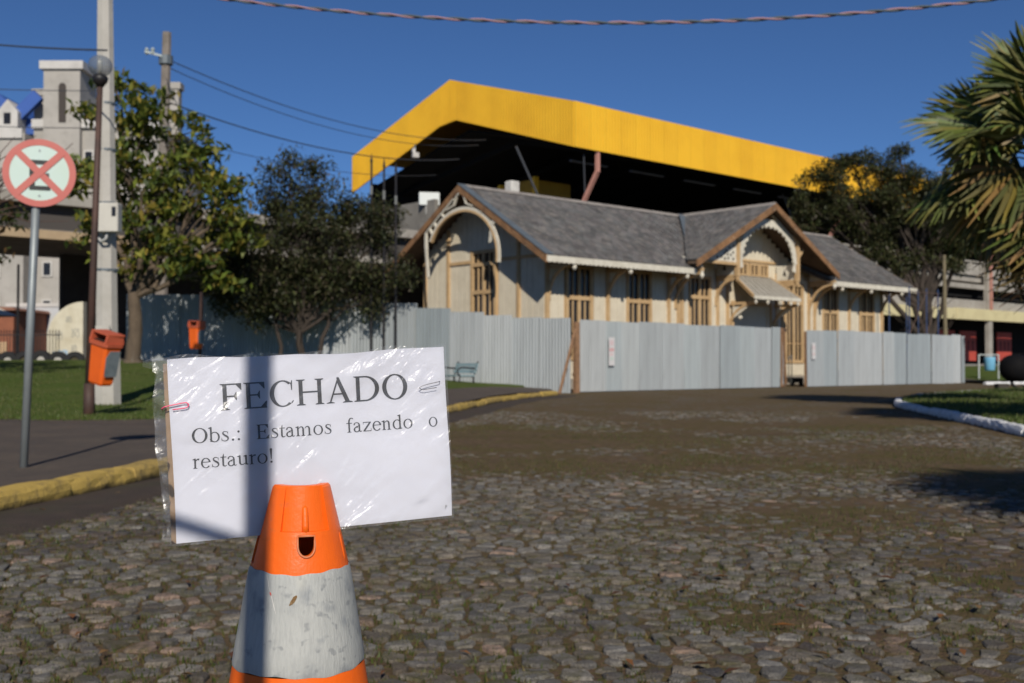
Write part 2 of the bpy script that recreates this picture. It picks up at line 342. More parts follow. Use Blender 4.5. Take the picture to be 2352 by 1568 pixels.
def kerb_run(name, path, mats, width, top, side, seg=0.95):
    """kerb stones laid end to end along a path; stands top above the road"""
    root = thing(name, None, None); tag(root, kind='structure')
    P = [Vector((x, y, 0)) for x, y in path]; L = [0]
    for a, b in zip(P, P[1:]): L.append(L[-1] + (b - a).length)
    def atl(t):
        t = min(max(t, 0), L[-1] - 1e-6)
        for i in range(len(P) - 1):
            if t <= L[i + 1]: return P[i].lerp(P[i + 1], (t - L[i]) / (L[i + 1] - L[i]))
    t = 0
    while t < L[-1] - 0.2:
        t1 = min(t + seg * random.uniform(0.85, 1.15), L[-1]); rows = []
        jz = random.uniform(-0.014, 0.014); jx = random.uniform(-0.012, 0.012); n = 7
        for k in range(n):
            s_ = t + 0.008 + (t1 - t - 0.016) * k / (n - 1); p = atl(s_); q = atl(s_ + 0.1); r_ = atl(s_ - 0.1); tn = (q - r_).normalized(); nr = Vector((tn.y, -tn.x, 0)) * side
            e = 0.012 if k in (0, n - 1) else 0.0
            prof = [(0.0 - e, -0.05), (0.006 - e, 0.06), (-0.006 - e, top - 0.035), (-0.03, top - 0.006 - e), (-width * 0.5, top + 0.002 - e), (-width + 0.02, top - 0.006 - e), (-width, top - 0.04), (-width, -0.05)]
            rows.append([tuple(p + nr * (a + jx + random.uniform(-.006, .006)) + Vector((0, 0, z + (jz + random.uniform(-.007, .007) if z > .02 else 0)))) for a, z in prof])
        m8 = len(rows[0]); V = [v for r0 in rows for v in r0]
        Fs = [(i * m8 + j, i * m8 + (j + 1) % m8, (i + 1) * m8 + (j + 1) % m8, (i + 1) * m8 + j) for i in range(n - 1) for j in range(m8)] + [tuple(range(m8 - 1, -1, -1)), tuple(range((n - 1) * m8, n * m8))]
        o = meshobj('kerb_stone', V, Fs, random.choice(mats), root); t = t1
    return root
def kerb_paint(name, paint, worn, lo, hi, dirt):
    """worn paint on the upper part of a kerb stone, bare mossy stone below"""
    m = bpy.data.materials.new(name); m.use_nodes = True; n = m.node_tree.nodes; l = m.node_tree.links; b = n['Principled BSDF']; b.inputs['Roughness'].default_value = 0.85; b.inputs['Specular IOR Level'].default_value = 0.2
    tc = n.new('ShaderNodeTexCoord'); sp = n.new('ShaderNodeSeparateXYZ'); l.new(tc.outputs['Object'], sp.inputs[0])
    def nz(s_): z = n.new('ShaderNodeTexNoise'); z.inputs['Scale'].default_value = s_; z.inputs['Detail'].default_value = 7; z.inputs['Roughness'].default_value = .65; l.new(tc.outputs['Object'], z.inputs['Vector']); return z.outputs[0]
    def mr(v, a, bb, c=0., d_=1.): r = n.new('ShaderNodeMapRange'); r.inputs[1].default_value = a; r.inputs[2].default_value = bb; r.inputs[3].default_value = c; r.inputs[4].default_value = d_; l.new(v, r.inputs[0]); return r.outputs[0]
    def mx(f, a, bb):
        x = n.new('ShaderNodeMix'); x.data_type = 'RGBA'; l.new(f, x.inputs[0])
        for k, v in ((6, a), (7, bb)):
            if isinstance(v, tuple): x.inputs[k].default_value = (*v, 1)
            else: l.new(v, x.inputs[k])
        return x.outputs[2]
    ad = n.new('ShaderNodeMath'); ad.operation = 'MULTIPLY_ADD'; l.new(nz(5), ad.inputs[0]); ad.inputs[1].default_value = 0.11; l.new(sp.outputs['Z'], ad.inputs[2])
    c = mx(mr(nz(11), 0.50, 0.68, 0, .85), paint, worn)
    c = mx(mr(ad.outputs[0], lo, hi), dirt, c)
    l.new(c, b.inputs['Base Color']); bp = n.new('ShaderNodeBump'); bp.inputs['Strength'].default_value = .6; bp.inputs['Distance'].default_value = .02; l.new(nz(28), bp.inputs['Height']); l.new(bp.outputs[0], b.inputs['Normal'])
    return m
ky1 = kerb_paint('yellow_kerb_paint', (0.47, 0.325, 0.085), (0.20, 0.15, 0.065), 0.078, 0.112, (0.055, 0.042, 0.025))
ky2 = kerb_paint('yellow_kerb_paint_worn', (0.40, 0.28, 0.085), (0.14, 0.11, 0.055), 0.085, 0.125, (0.05, 0.042, 0.025))
kerb_run('left_kerb', KERB, [ky1, ky1, ky2], 0.20, 0.14, 1)
kw = kerb_paint('white_kerb_paint', (0.72, 0.72, 0.72), (0.42, 0.41, 0.40), 0.06, 0.085, (0.10, 0.09, 0.08))
kerb_run('island_kerb', ISL, [kw], 0.16, 0.125, -1)
kerb_run('far_kerb', [(19.6, 45.6), (24.0, 47.4), (30.0, 50.0), (40, 53)], [kw], 0.16, 0.13, -1)

# lawns
m_lawn = mat('lawn', (0.07, 0.105, 0.02), 0.95, spec=0.1, noise_col=(0.105, 0.12, 0.034), nscale=0.9, noise2=((0.05, 0.062, 0.018), 11, 0.45, 0.7, 0.7), bump=1.0, bscale=40)
GE = [(-40, 14.3), (-12, 14.6), (-6.8, 14.55), (-5.6, 14.35), (-4.6, 14.75), (-3.6, 16.5), (-2.6, 20.5), (-1.8, 26.0), (-0.6, 31.0), (0.6, 34.0), (0.9, 34.2)]
def ge_y(x):
    for (x0, y0), (x1, y1) in zip(GE, GE[1:]):
        if x <= x1: return y0 + (y1 - y0) * (x - x0) / (x1 - x0)
    return GE[-1][1]
lx = np.concatenate([np.linspace(-60, -14, 24), np.linspace(-13.6, 0.85, 90)]); V = []
NR = 50
for r_ in range(NR):
    for x in lx:
        y0 = ge_y(x) + 0.25 * (float(vnoise(x * 1.6, 3.3, 5)) - .5); y1 = 37.0 if x < -1.2 else max(y0 + .3, 34.6); t = r_ / (NR - 1); y = y0 + (y1 - y0) * t
        V.append((x, y, left_z(x, y) + 0.03 * min(1, t * 30) - (0.03 if r_ == 0 else 0) + 0.05 * (float(vnoise(x * .8, y * .8, 12)) - .5) * min(1, t * 6)))
tag(fastmesh('left_lawn', V, grid_faces(len(lx), NR), m_lawn, smooth=True), kind='structure')
GC = [(0.075, 0.115, 0.02), (0.095, 0.122, 0.028), (0.06, 0.09, 0.018), (0.13, 0.13, 0.048)]
P = []
while len(P) < 42000:
    y = random.uniform(14.2, 31); x = random.uniform(-0.47 * y - .3, min(-.6, -0.10 * y))
    if y > ge_y(x) - 0.05 + 0.2 * random.random(): P.append((x, y, left_z(x, y) + .01))
blades('lawn_grass', P, 0.05, 0.008, GC, m_blade, 'short green grass of the lawn left of the road, around the lamp post', 'grass')
ix = np.linspace(0, 1, 60); V = []
ip = [Vector((x, y, 0)) for x, y in ISL]; il = [0]
for a, b_ in zip(ip, ip[1:]): il.append(il[-1] + (b_ - a).length)
def isl(t):
    t *= il[-1]
    for i in range(len(ip) - 1):
        if t <= il[i + 1] + 1e-6: return ip[i].lerp(ip[i + 1], (t - il[i]) / (il[i + 1] - il[i]))
for t in ix:
    p = isl(t)
    for s_ in (0, .03, .1, .2, .35, .55, .8, 1):
        q = Vector((p.x + 0.12, p.y, 0)).lerp(Vector((34, p.y * 0.6 + 4, 0)), s_); V.append((q.x, q.y, 0.105 + 0.12 * min(1, s_ * 6) + 0.05 * (float(vnoise(q.x, q.y, 4)) - .5) * min(1, s_ * 20)))
tag(fastmesh('island_lawn', V, grid_faces(8, 60), m_lawn, smooth=True), kind='structure')
P = []
while len(P) < 24000:
    y = random.uniform(10, 33); x = random.uniform(6.0, 0.47 * y + 1.5)
    tgt = None
    for (x0, y0), (x1, y1) in zip(ISL, ISL[1:]):
        if y0 <= y <= y1: tgt = x0 + (x1 - x0) * (y - y0) / (y1 - y0); break
    if tgt and x > tgt + 0.14: P.append((x, y, 0.11 + 0.1 * min(1, (x - tgt) / 3)))
blades('island_grass', P, 0.06, 0.009, GC, m_blade, 'green grass of the white kerbed island at right', 'grass')
g = MB(); V = []
for i in range(20):
    for j in range(10):
        x = 20.5 + 30 * i / 19; y = 46.6 + (x - 19.6) * 0.42 + 12 * j / 9; V.append((x, y, 0.13 + 0.6 * smooth01(j / 9) + .04 * random.random()))
tag(fastmesh('far_lawn', V, grid_faces(10, 20), m_lawn, smooth=True), kind='structure')

# ------------------------------------------------------------------ the wooden railway house (x along the front, y inwards, z up)
ANG = math.atan2(.665, .747)
m_cream = mat('cream_boards', (0.66, 0.59, 0.455), 0.8, spec=0.2, noise_col=(0.58, 0.51, 0.385), nscale=2.2, noise2=((0.32, 0.27, 0.19), 9, 0.60, 0.75, 0.5), bump=0.25, bscale=30)
m_tan = mat('tan_timber', (0.53, 0.365, 0.195), 0.75, spec=0.25, noise_col=(0.43, 0.28, 0.14), nscale=3.0, noise2=((0.25, 0.14, 0.07), 14, 0.58, 0.74, 0.6), bump=0.2, bscale=40)
m_rust = mat('weathered_barge', (0.27, 0.145, 0.07), 0.85, spec=0.2, noise_col=(0.11, 0.065, 0.04), nscale=2.4, noise2=((0.42, 0.30, 0.19), 7, 0.58, 0.72, 0.7), bump=0.3, bscale=30)
m_white = mat('old_white_paint', (0.66, 0.62, 0.52), 0.75, spec=0.25, noise_col=(0.50, 0.46, 0.37), nscale=3, bump=0.2, bscale=40)
m_soffit = mat('soffit_boards', (0.12, 0.085, 0.06), 0.9, spec=0.1, noise_col=(0.08, 0.055, 0.04), nscale=3)
m_glass = mat('dark_pane', (0.018, 0.016, 0.015), 0.12, spec=0.5)
m_tile = mat('roof_tile', (0.1, 0.1, 0.1), 0.85, spec=0.2, attr='tint', noise_col=(0.055, 0.052, 0.052), nscale=1.3, noise=0.7, noise2=((0.25, 0.225, 0.195), 3.5, 0.50, 0.70, 0.65), bump=0.4, bscale=30)
m_ridge = mat('ridge_cap', (0.30, 0.27, 0.24), 0.8, noise_col=(0.17, 0.15, 0.14), nscale=3)
m_lead = mat('grey_flashing', (0.13, 0.155, 0.175), 0.55, metal=0.2, noise_col=(0.10, 0.115, 0.125), nscale=4)
st = thing('station_house', 'old cream and tan wooden railway house with carved gables behind the metal fence', 'house', (1.13, 36.0, 0), ANG)
LEN = 24.3; RV = 4.6; EH = 4.46; RH = 7.32; GA = 12.45
UW0, UW1, VW0, VW1 = 1.07, 23.25, 1.2, 8.0
def roof_h(v): return EH + (RH - EH) * min(v, 2 * RV - v) / RV
# walls: dark core, then separate vertical boards
wb = MB()
wb.prism([(VW0 + .05, 0), (VW1, 0), (VW1, roof_h(VW1) - .12), (RV, RH - .12), (VW0 + .05, roof_h(VW0) - .12)], 'x', UW0 + .05, UW1)
core = wb.build('wall', m_cream, st)
def boards(u0, u1, z0, ztop, v, holes=(), w=0.30):
    """front boards from u0 to u1, leaving the window openings free"""
    u = u0
    while u < u1 - .02:
        a, b_ = u, min(u + w, u1); m_ = (a + b_) / 2; spans = [(z0, ztop(m_) if callable(ztop) else ztop)]
        for (h0, h1, hz0, hz1) in holes:
            if h0 < m_ < h1:
                out = []
                for s0, s1 in spans:
                    if hz0 > s0: out.append((s0, min(s1, hz0)))
                    if hz1 < s1: out.append((max(s0, hz1), s1))
                spans = [s_ for s_ in out if s_[1] - s_[0] > .03]
        for s0, s1 in spans:
            MB().box(a + .006, b_ - .006, v - random.uniform(.018, .026), v + .045, s0, s1).build('wall_board', m_cream, st)
        u = b_
W = [(2.04, 3.39), (5.17, 6.57), (8.76, 10.14), (15.2, 16.6), (18.1, 19.4), (21.2, 22.5)]
DOOR = (11.6, 14.1)
holes = [(a, b_, 0.9 if 8 < a < 16 else 1.0, 4.36) for a, b_ in W] + [(DOOR[0], DOOR[1], 0, 3.35), (11.95, 14.0, 4.52, 5.05)]
boards(UW0, UW1, 0.35, lambda u: (min(6.9, RH - 0.15 - abs(u - GA) * .6) if 8.0 < u < 16.9 else 4.75), VW0, holes)
# gable end boards (wall at u = UW0)
def gboards():
    v = VW0
    while v < VW1 - .02:
        b_ = min(v + .30, VW1); mid = (v + b_) / 2; zt = roof_h(mid) - .14
        spans = [(0.35, 1.7), (5.05, zt)] if 3.71 < mid < 5.15 else [(0.35, zt)]
        for s0, s1 in spans:
            if s1 - s0 > .05: MB().box(UW0 - random.uniform(.018, .026), UW0 + .045, v + .006, b_ - .006, s0, s1).build('wall_board', m_cream, st)
        v = b_
gboards()
def window(u0, u1, z0, z1, mids, v=VW0, side=False, ncol=2):
    """tan frame with casements, muntins and dark panes; the front wall, or the gable end when side"""
    def bx(mb, a, b_, d0, d1, e, f):
        return mb.box(v + d0, v + d1, a, b_, e, f) if side else mb.box(a, b_, v + d0, v + d1, e, f)
    fr = MB(); w = .13
    for a, b_, e, f in ((u0, u0 + w, z0, z1), (u1 - w, u1, z0, z1), (u0 + w, u1 - w, z1 - w, z1), (u0 + w, u1 - w, z0, z0 + w)): bx(fr, a, b_, -.07, .05, e, f)
    for mz in mids: bx(fr, u0 + w, u1 - w, -.065, .05, mz - .07, mz + .07)
    zs = [z0 + w] + [t for mz in mids for t in (mz - .07, mz + .07)] + [z1 - w]
    um = (u0 + u1) / 2; o = fr.build('window', m_tan, st)
    for k in range(0, len(zs), 2):
        ml = MB(); bx(ml, um - .06, um + .06, -.05, .045, zs[k], zs[k + 1])
        for c_ in ((u0 + w + um - .06) / 2, (um + .06 + u1 - w) / 2): bx(ml, c_ - .022, c_ + .022, -.03, .03, zs[k], zs[k + 1])
        if zs[k + 1] - zs[k] > 1.0:
            zc = zs[k] + (zs[k + 1] - zs[k]) * .30
            for a, b_ in ((u0 + w, um - .06), (um + .06, u1 - w)): bx(ml, a, b_, -.026, .026, zc - .018, zc + .018)
        ml.build('muntins', m_tan, o); gl = MB(); bx(gl, u0 + w, u1 - w, .02, .035, zs[k], zs[k + 1]); gl.build('pane', m_glass, o)
for k, (a, b_) in enumerate(W):
    if 8 < a < 16: window(a, b_, 0.9, 4.36, [3.5])
    else: window(a, b_, 1.0, 4.36, [3.2])
window(3.71, 5.15, 1.7, 5.05, [3.5, 4.52], v=UW0, side=True)
for a, b_ in ((11.95, 12.6), (12.72, 13.36), (13.40, 14.0)):
    fr = MB(); [fr.box(p, q, VW0 - .07, VW0 + .05, e, f) for p, q, e, f in ((a, a + .09, 4.52, 5.05), (b_ - .09, b_, 4.52, 5.05), (a + .09, b_ - .09, 4.97, 5.05), (a + .09, b_ - .09, 4.52, 4.58), ((a + b_) / 2 - .035, (a + b_) / 2 + .035, 4.58, 4.97))]
    o = fr.build('window', m_tan, st); MB().box(a + .09, b_ - .09, VW0 + .01, VW0 + .03, 4.58, 4.97).build('pane', m_glass, o)
# door in shade below the porch roof
MB().box(DOOR[0], DOOR[1], VW0 + .25, VW0 + .30, 0.3, 3.3).build('door', mat('old_door', (0.07, 0.045, 0.03), .7, noise_col=(.04, .028, .02), nscale=4), st)
dfr = MB(); [dfr.box(*q) for q in ((DOOR[0] - .14, DOOR[0], VW0 - .08, VW0 + .3, .3, 3.45), (DOOR[1], DOOR[1] + .14, VW0 - .08, VW0 + .3, .3, 3.45), (DOOR[0], DOOR[1], VW0 - .08, VW0 + .3, 3.3, 3.45))]; dfr.build('door_frame', m_tan, st)
# posts on the walls
for u in (UW0 + .07, 4.16, 7.55, 8.12, 8.34, 10.55, 11.2, 14.6, 15.0, 17.0, 17.45, 20.28, UW1 - .08):
    MB().box(u - .075, u + .075, VW0 - .09, VW0 + .02, .35, 4.7).build('wall_post', m_tan, st)
for v in (2.5, 6.48, 7.92):
    MB().box(UW0 - .09, UW0 + .02, v - .075, v + .075, .35, roof_h(v) - .2).build('wall_post', m_tan, st)
for q in ((UW0 - .07, UW0 + .02, VW0 + .08, 2.42, 4.58, 4.70), (UW0 - .07, UW0 + .02, 2.58, 3.70, 4.58, 4.70), (UW0 - .07, UW0 + .02, 5.16, 6.40, 4.58, 4.70), (10.63, 14.52, VW0 - .085, VW0 + .02, 5.09, 5.19), (10.63, 11.9, VW0 - .085, VW0 + .02, 4.42, 4.52)):
    MB().box(*q).build('wall_rail', m_tan, st)
bs = MB(); bs.box(UW0 - .06, UW1 + .02, VW0 - .1, VW0 + .1, 0, .36); bs.box(UW0 - .1, UW0 + .1, VW0 + .1, VW1, 0, .36); bs.build('plinth', mat('stone_plinth', (.3, .27, .23), .9, noise_col=(.2, .18, .15), nscale=3), st)
# apron panels under the tall windows by the door
for a, b_ in (W[2], W[3]):
    MB().box(a, b_, VW0 - .05, VW0 - .028, .40, .86).build('apron_panel', m_cream, st)

# roof: deck, tiles, ridge caps, barge boards
def slope(p0, p1, p2, p3, nu, nv, name='roof_tiles'):
    """overlapping diamond tiles on the quad p0 p1 (eave) p2 p3 (ridge)"""
    p0, p1, p2, p3 = [Vector(p) for p in (p0, p1, p2, p3)]; nrm = (p1 - p0).cross(p3 - p0).normalized(); V = []; Fs = []; T = []
    for j in range(nv + 1):
        for i in range(nu + 1):
            s_ = (i + (0.5 if j % 2 else 0)) / nu; t = j / nv
            if s_ > 1.0: continue
            def Q(a, b_): a = min(max(a, 0), 1); b_ = min(max(b_, 0), 1); return p0.lerp(p1, a).lerp(p3.lerp(p2, a), b_)
            du, dv = .52 / nu, 1.04 / nv; l0 = random.uniform(.035, .05); k = len(V)
            V += [Q(s_, t - dv) + nrm * l0, Q(s_ + du, t) + nrm * .02, Q(s_, t + dv) + nrm * .006, Q(s_ - du, t) + nrm * .02, Q(s_, t - dv) + nrm * .002, Q(s_ + du, t) + nrm * .001, Q(s_ - du, t) + nrm * .001]
            Fs += [(k, k + 1, k + 2, k + 3), (k + 4, k + 5, k + 1, k), (k + 6, k + 4, k, k + 3)]
            g_ = random.uniform(.10, .165); w_ = random.uniform(0.96, 1.06); T += [(g_ * w_, g_ * .97, g_ * .95, 1)] * 7
    o = meshobj(name, V, Fs, m_tile, st, tint=T); tag(o, kind='stuff'); return o
deck = MB(); th = .10
CV = -.32; CWL, CWR = 5.0, 4.6
def slab(P):
    """a roof slab: quad seen from above, th thick"""
    deck.add([(x, y, z - .02) for x, y, z in P] + [(x, y, z - .02 - th) for x, y, z in P], [(0, 1, 2, 3), (7, 6, 5, 4), (0, 4, 5, 1), (1, 5, 6, 2), (2, 6, 7, 3), (3, 7, 4, 0)])
slab([(.03, 0, EH), (GA - CWL + .25, 0, EH), (GA, RV, RH), (.03, RV, RH)]); slab([(GA + CWR - .1, 0, EH), (LEN - .03, 0, EH), (LEN - .03, RV, RH), (GA, RV, RH)])
slab([(.03, RV, RH), (LEN - .03, RV, RH), (LEN - .03, 2 * RV, EH), (.03, 2 * RV, EH)])
CE = EH + .28
slab([(GA - CWL, CV + .03, CE), (GA, CV + .03, RH), (GA, RV - .1, RH), (GA - CWL, .15, CE)]); slab([(GA, CV + .03, RH), (GA + CWR, CV + .03, CE), (GA + CWR, .15, CE), (GA, RV - .1, RH)])
deck.build('roof', m_soffit, st)
ns = 74; nvv = 19
slope((0, 0, EH), (GA - CWL + .2, 0, EH), (GA - .1, RV, RH), (0, RV, RH), 30, nvv)
slope((GA + CWR - .1, 0, EH), (LEN, 0, EH), (LEN, RV, RH), (GA + .1, RV, RH), 30, nvv)
slope((LEN, 2 * RV, EH), (0, 2 * RV, EH), (0, RV, RH), (LEN, RV, RH), 50, 14)
slope((GA - CWL, .2, CE + .02), (GA - CWL, CV, CE + .02), (GA, CV, RH + .01), (GA, RV - .05, RH + .01), 16, nvv)
slope((GA + CWR, CV, CE + .02), (GA + CWR, .2, CE + .02), (GA, RV - .05, RH + .01), (GA, CV, RH + .01), 16, nvv)
for k in range(41):
    a = 0 + k * LEN / 41; MB().prism([(RV - .19, RH - .06), (RV, RH + .075), (RV + .19, RH - .06)], 'x', a + .01, a + LEN / 41 - .01 + .02 * (k % 2)).build('ridge_cap', m_ridge, st)
for k in range(8):
    a = CV + k * .61; MB().prism([(GA - .19, RH - .05), (GA, RH + .085), (GA + .19, RH - .05)], 'y', a + .01, a + .60).build('ridge_cap', m_ridge, st)
for sgn in (-1, 1):                                                            # valleys
    fl = MB(); p = Vector((GA + sgn * .25, RV - .3, RH - .1)); q = Vector((GA + (CWR - .05 if sgn > 0 else .3 - CWL), .02, EH + .06)); fl.beam(p + Vector((0, 0, .09)), q + Vector((0, 0, .07)), .34, .03, up=(0, -.55, .83)); fl.build('valley_flashing', m_lead, st)
def barge(pts2, axis, a, b_, name='barge_board', m=m_rust, drop=.26):
    mb = MB(); mb.strip(pts2, [(p[0], p[1] - drop) for p in pts2], axis, a, b_); return mb.build(name, m, st)
barge([(-.02, EH + .02), (RV, RH + .02)], 'x', -.04, .03); barge([(RV, RH + .02), (2 * RV + .02, EH + .02)], 'x', -.04, .03)
barge([(0, EH + .02), (RV, RH + .02)], 'x', LEN - .03, LEN + .04); barge([(RV, RH + .02), (2 * RV, EH + .02)], 'x', LEN - .03, LEN + .04)
barge([(GA - CWL - .02, CE + .02), (GA, RH + .02)], 'y', CV - .04, CV + .03); barge([(GA, RH + .02), (GA + CWR + .02, CE + .02)], 'y', CV - .04, CV + .03)
vf = MB(); vf.strip([(-.02, EH + .07), (RV, RH + .075)], [(-.02, EH + .045), (RV, RH + .05)], 'x', -.06, .30); vf.build('verge_flashing', m_lead, st)
# white scalloped eave boards with drop ends
def eave(u0, u1, v, z):
    n = int((u1 - u0) / .22); top = []; bot = []
    for i in range(n * 4 + 1):
        u = u0 + (u1 - u0) * i / (n * 4); top.append((u, z + .02)); bot.append((u, z - .17 - .035 * abs(math.sin(math.pi * i / 4))))
    MB().strip(top, bot, 'y', v - .05, v - .01).build('eave_board', m_white, st)
eave(0.0, GA - CWL + .3, 0, EH - .02); eave(GA + CWR - .05, LEN, 0, EH - .02)
for u in (1.35, 4.16, 7.3, 17.9, 20.3, 23.0):
    MB().lathe([(.012, EH - .42), (.07, EH - .36), (.085, EH - .30), (.05, EH - .25), (.06, EH - .2), (.05, EH - .14)], 10, (u, .04)).build('pendant', m_white, st)
# brackets that carry the eaves
def bracket(u, v0, v1, z0, z1, m=m_tan, w=.10):
    o_ = [(v1 + (v0 - v1) * math.cos(R(90 * i / 10)) , z0 + (z1 - z0) * math.sin(R(90 * i / 10))) for i in range(11)]
    cx = [(p[0] * .94 + v0 * .06 + (.10 if True else 0), p[1] - .06) for p in o_]
    mb = MB(); mb.strip([(v1 - (v1 - v0) * (1 - math.cos(R(90 * i / 10))), z0 + (z1 - z0) * math.sin(R(90 * i / 10))) for i in range(11)],
                        [(v1 + .11 * 0 - (v1 - v0) * (1 - math.cos(R(90 * i / 10))) + .10 * math.cos(R(90 * i / 10)), z0 + (z1 - z0) * math.sin(R(90 * i / 10)) + .10 * math.sin(R(90 * i / 10))) for i in range(11)], 'x', u - w / 2, u + w / 2)
    mb.box(u - w / 2 + .004, u + w / 2 - .004, v0, v1 - .02, z1 + .0, z1 + .10)
    return mb.build('bracket', m, st)
for u in (1.2, 4.16, 7.5, 17.5, 20.28, 23.1): bracket(u, .12, VW0 - .09, 3.05, EH - .28)

# carved arch in the left gable, at the barge plane
def ring_pts(cu, cz, ru, rz, a0, a1, n): return arc(cu, cz, ru, rz, a0, a1, n)
def gx(mb, outer, inner, t0=-.03, t1=.05): return mb.strip(outer, inner, 'x', t0, t1)
ca = (4.45, 4.62)
o_in = ring_pts(ca[0], ca[1], 1.93, 1.72, 26, 187, 30); o_mid = ring_pts(ca[0], ca[1], 2.0, 1.80, 26, 187, 30); o_out = ring_pts(ca[0], ca[1], 2.11, 1.91, 26, 187, 30)
gx(MB(), o_out, o_mid, .0, .06).build('gable_arch', m_white, st); gx(MB(), o_mid, o_in, -.02, .08).build('gable_arch_trim', m_tan, st)
ft = MB()
ft.prism([(6.36, 4.1), (6.47, 4.1), (6.62, 5.3), (6.62, 5.75), (6.50, 5.78), (6.46, 4.9)], 'x', -.01, .05)
ft.prism([(2.92, 5.1), (2.84, 5.12), (2.68, 5.55), (2.72, 5.75), (2.88, 5.5)], 'x', -.01, .05)
ft.prism([(2.75, 5.68), (2.52, 5.80), (2.56, 5.92), (2.78, 5.86)], 'x', -.012, .048)
for (a, b_) in (((6.60, 5.72), (5.62, 6.40)), ((5.62, 6.38), (4.90, 6.86)), ((2.62, 5.92), (3.20, 6.30)), ((3.20, 6.32), (4.10, 6.86)), ((4.90, 6.62), (4.72, 6.95)), ((4.18, 6.62), (4.32, 6.95)), ((4.72, 6.95), (4.52, 7.06)), ((4.32, 6.95), (4.52, 7.06)), ((5.62, 6.40), (5.45, 6.25)), ((3.20, 6.30), (3.35, 6.2)), ((6.3, 5.9), (6.2, 5.7)), ((6.02, 6.12), (5.98, 5.95)), ((4.90, 6.62), (5.3, 6.5)), ((4.18, 6.62), (3.8, 6.5))):
    ft.beam((.02, *a), (.02, *b_), .05, .095, up=(1, 0, 0))
ft.build('fretwork', m_white, st)
# arch ring of white leaf ornaments on the cross gable and its hanging posts
PV = .10
for u in (10.45, 14.55):
    pm = MB(); pm.box(u - .085, u + .085, PV - .085, PV + .085, 4.32, 6.05); pm.lathe([(.02, 4.10), (.08, 4.2), (.09, 4.28), (.05, 4.32)], 8, (u, PV)); pm.build('hanging_post', m_tan, st)
an = 40
a_out = [(12.5 + 1.96 * math.cos(R(180 * i / an)), 5.02 + 1.72 * math.sin(R(180 * i / an)) ** .9 if 0 < i < an else 5.02) for i in range(an + 1)]
a_in = [(12.5 + (1.78 - .05 * abs(math.sin(i * 1.3))) * math.cos(R(180 * i / an)), 5.0 + (1.50 - .05 * abs(math.sin(i * 1.3))) * math.sin(R(180 * i / an))) for i in range(an + 1)]
MB().strip(a_out, a_in, 'y', PV - .05, PV + .03).build('gable_arch', m_white, st)
for sgn in (-1, 1):                                                              # pierced spandrels between arch and roof
    fl = MB(); fl.beam((12.5 + sgn * 1.98, PV, 5.98), (12.5 + sgn * .3, PV, 6.93), .05, .09, up=(0, 1, 0)); fl.build('fretwork', m_white, st)
    fl = MB(); fl.beam((12.5 + sgn * 1.98, PV + .003, 5.98), (12.5 + sgn * 1.70, PV + .003, 5.80), .05, .08, up=(0, 1, 0)); fl.build('fretwork', m_white, st)
    for k in range(6):
        t = k / 5; x = 12.5 + sgn * (1.72 - 1.15 * t); z = 6.0 + .62 * t; MB().lathe([(.01, z - .09), (.06, z - .03), (.06, z + .03), (.01, z + .09)], 6, (x, PV + .002)).build('leaf_ornament', m_white, st)
    for k in range(9):
        a_ = R(12 + 17 * k * .62) if sgn > 0 else R(168 - 17 * k * .62); x = 12.5 + 1.71 * math.cos(a_); z = 5.0 + 1.44 * math.sin(a_); MB().lathe([(.01, z - .07), (.045, z - .02), (.045, z + .02), (.01, z + .06)], 6, (x, PV - .03)).build('leaf_ornament', m_white, st)
    MB().prism([(12.5 + sgn * 1.9, 4.65), (12.5 + sgn * 1.72, 4.72), (12.5 + sgn * 1.80, 5.05), (12.5 + sgn * 1.9, 5.05)][::(1 if sgn < 0 else -1)], 'y', PV - .04, PV + .03).build('arch_foot', m_white, st)
for p_, q_ in (((10.5, 5.98), (10.86, 6.26)), ((14.5, 5.95), (14.2, 6.22)), ((14.6, 5.3), (14.95, 5.68))): tr = MB(); tr.beam((p_[0], PV - .004, p_[1]), (q_[0], PV - .004, q_[1]), .09, .12, up=(0, 1, 0)); tr.build('arch_strut', m_tan, st)
# pierced triangle panel with its beam, left of the arch
lt = [(8.3, 4.86), (10.36, 4.86), (10.36, 5.9)]
pan = MB(); pan.prism(lt, 'y', PV - .02, PV + .02); lp = pan.build('lattice_panel', m_white, st)
m_hole = mat('pierced_dark', (0.035, 0.027, 0.02), .9)
hb = MB()
for (x, z) in ((9.15, 5.00), (9.42, 5.03), (9.62, 4.97), (9.85, 4.99), (10.15, 4.98), (9.62, 5.18), (9.72, 5.28), (9.80, 5.14), (10.0, 5.13), (10.15, 5.24), (9.92, 5.42), (10.18, 5.50)):
    hb.prism([(x + .055 * math.cos(R(60 * k + 15)), z + .055 * math.sin(R(60 * k + 15))) for k in range(6)], 'y', PV - .032, PV - .024)
hb.build('pierced_holes', m_hole, lp)
bm_ = MB(); bm_.box(8.2, 10.36, PV - .07, PV + .07, 4.74, 4.857); bm_.build('lattice_beam', m_tan, st)
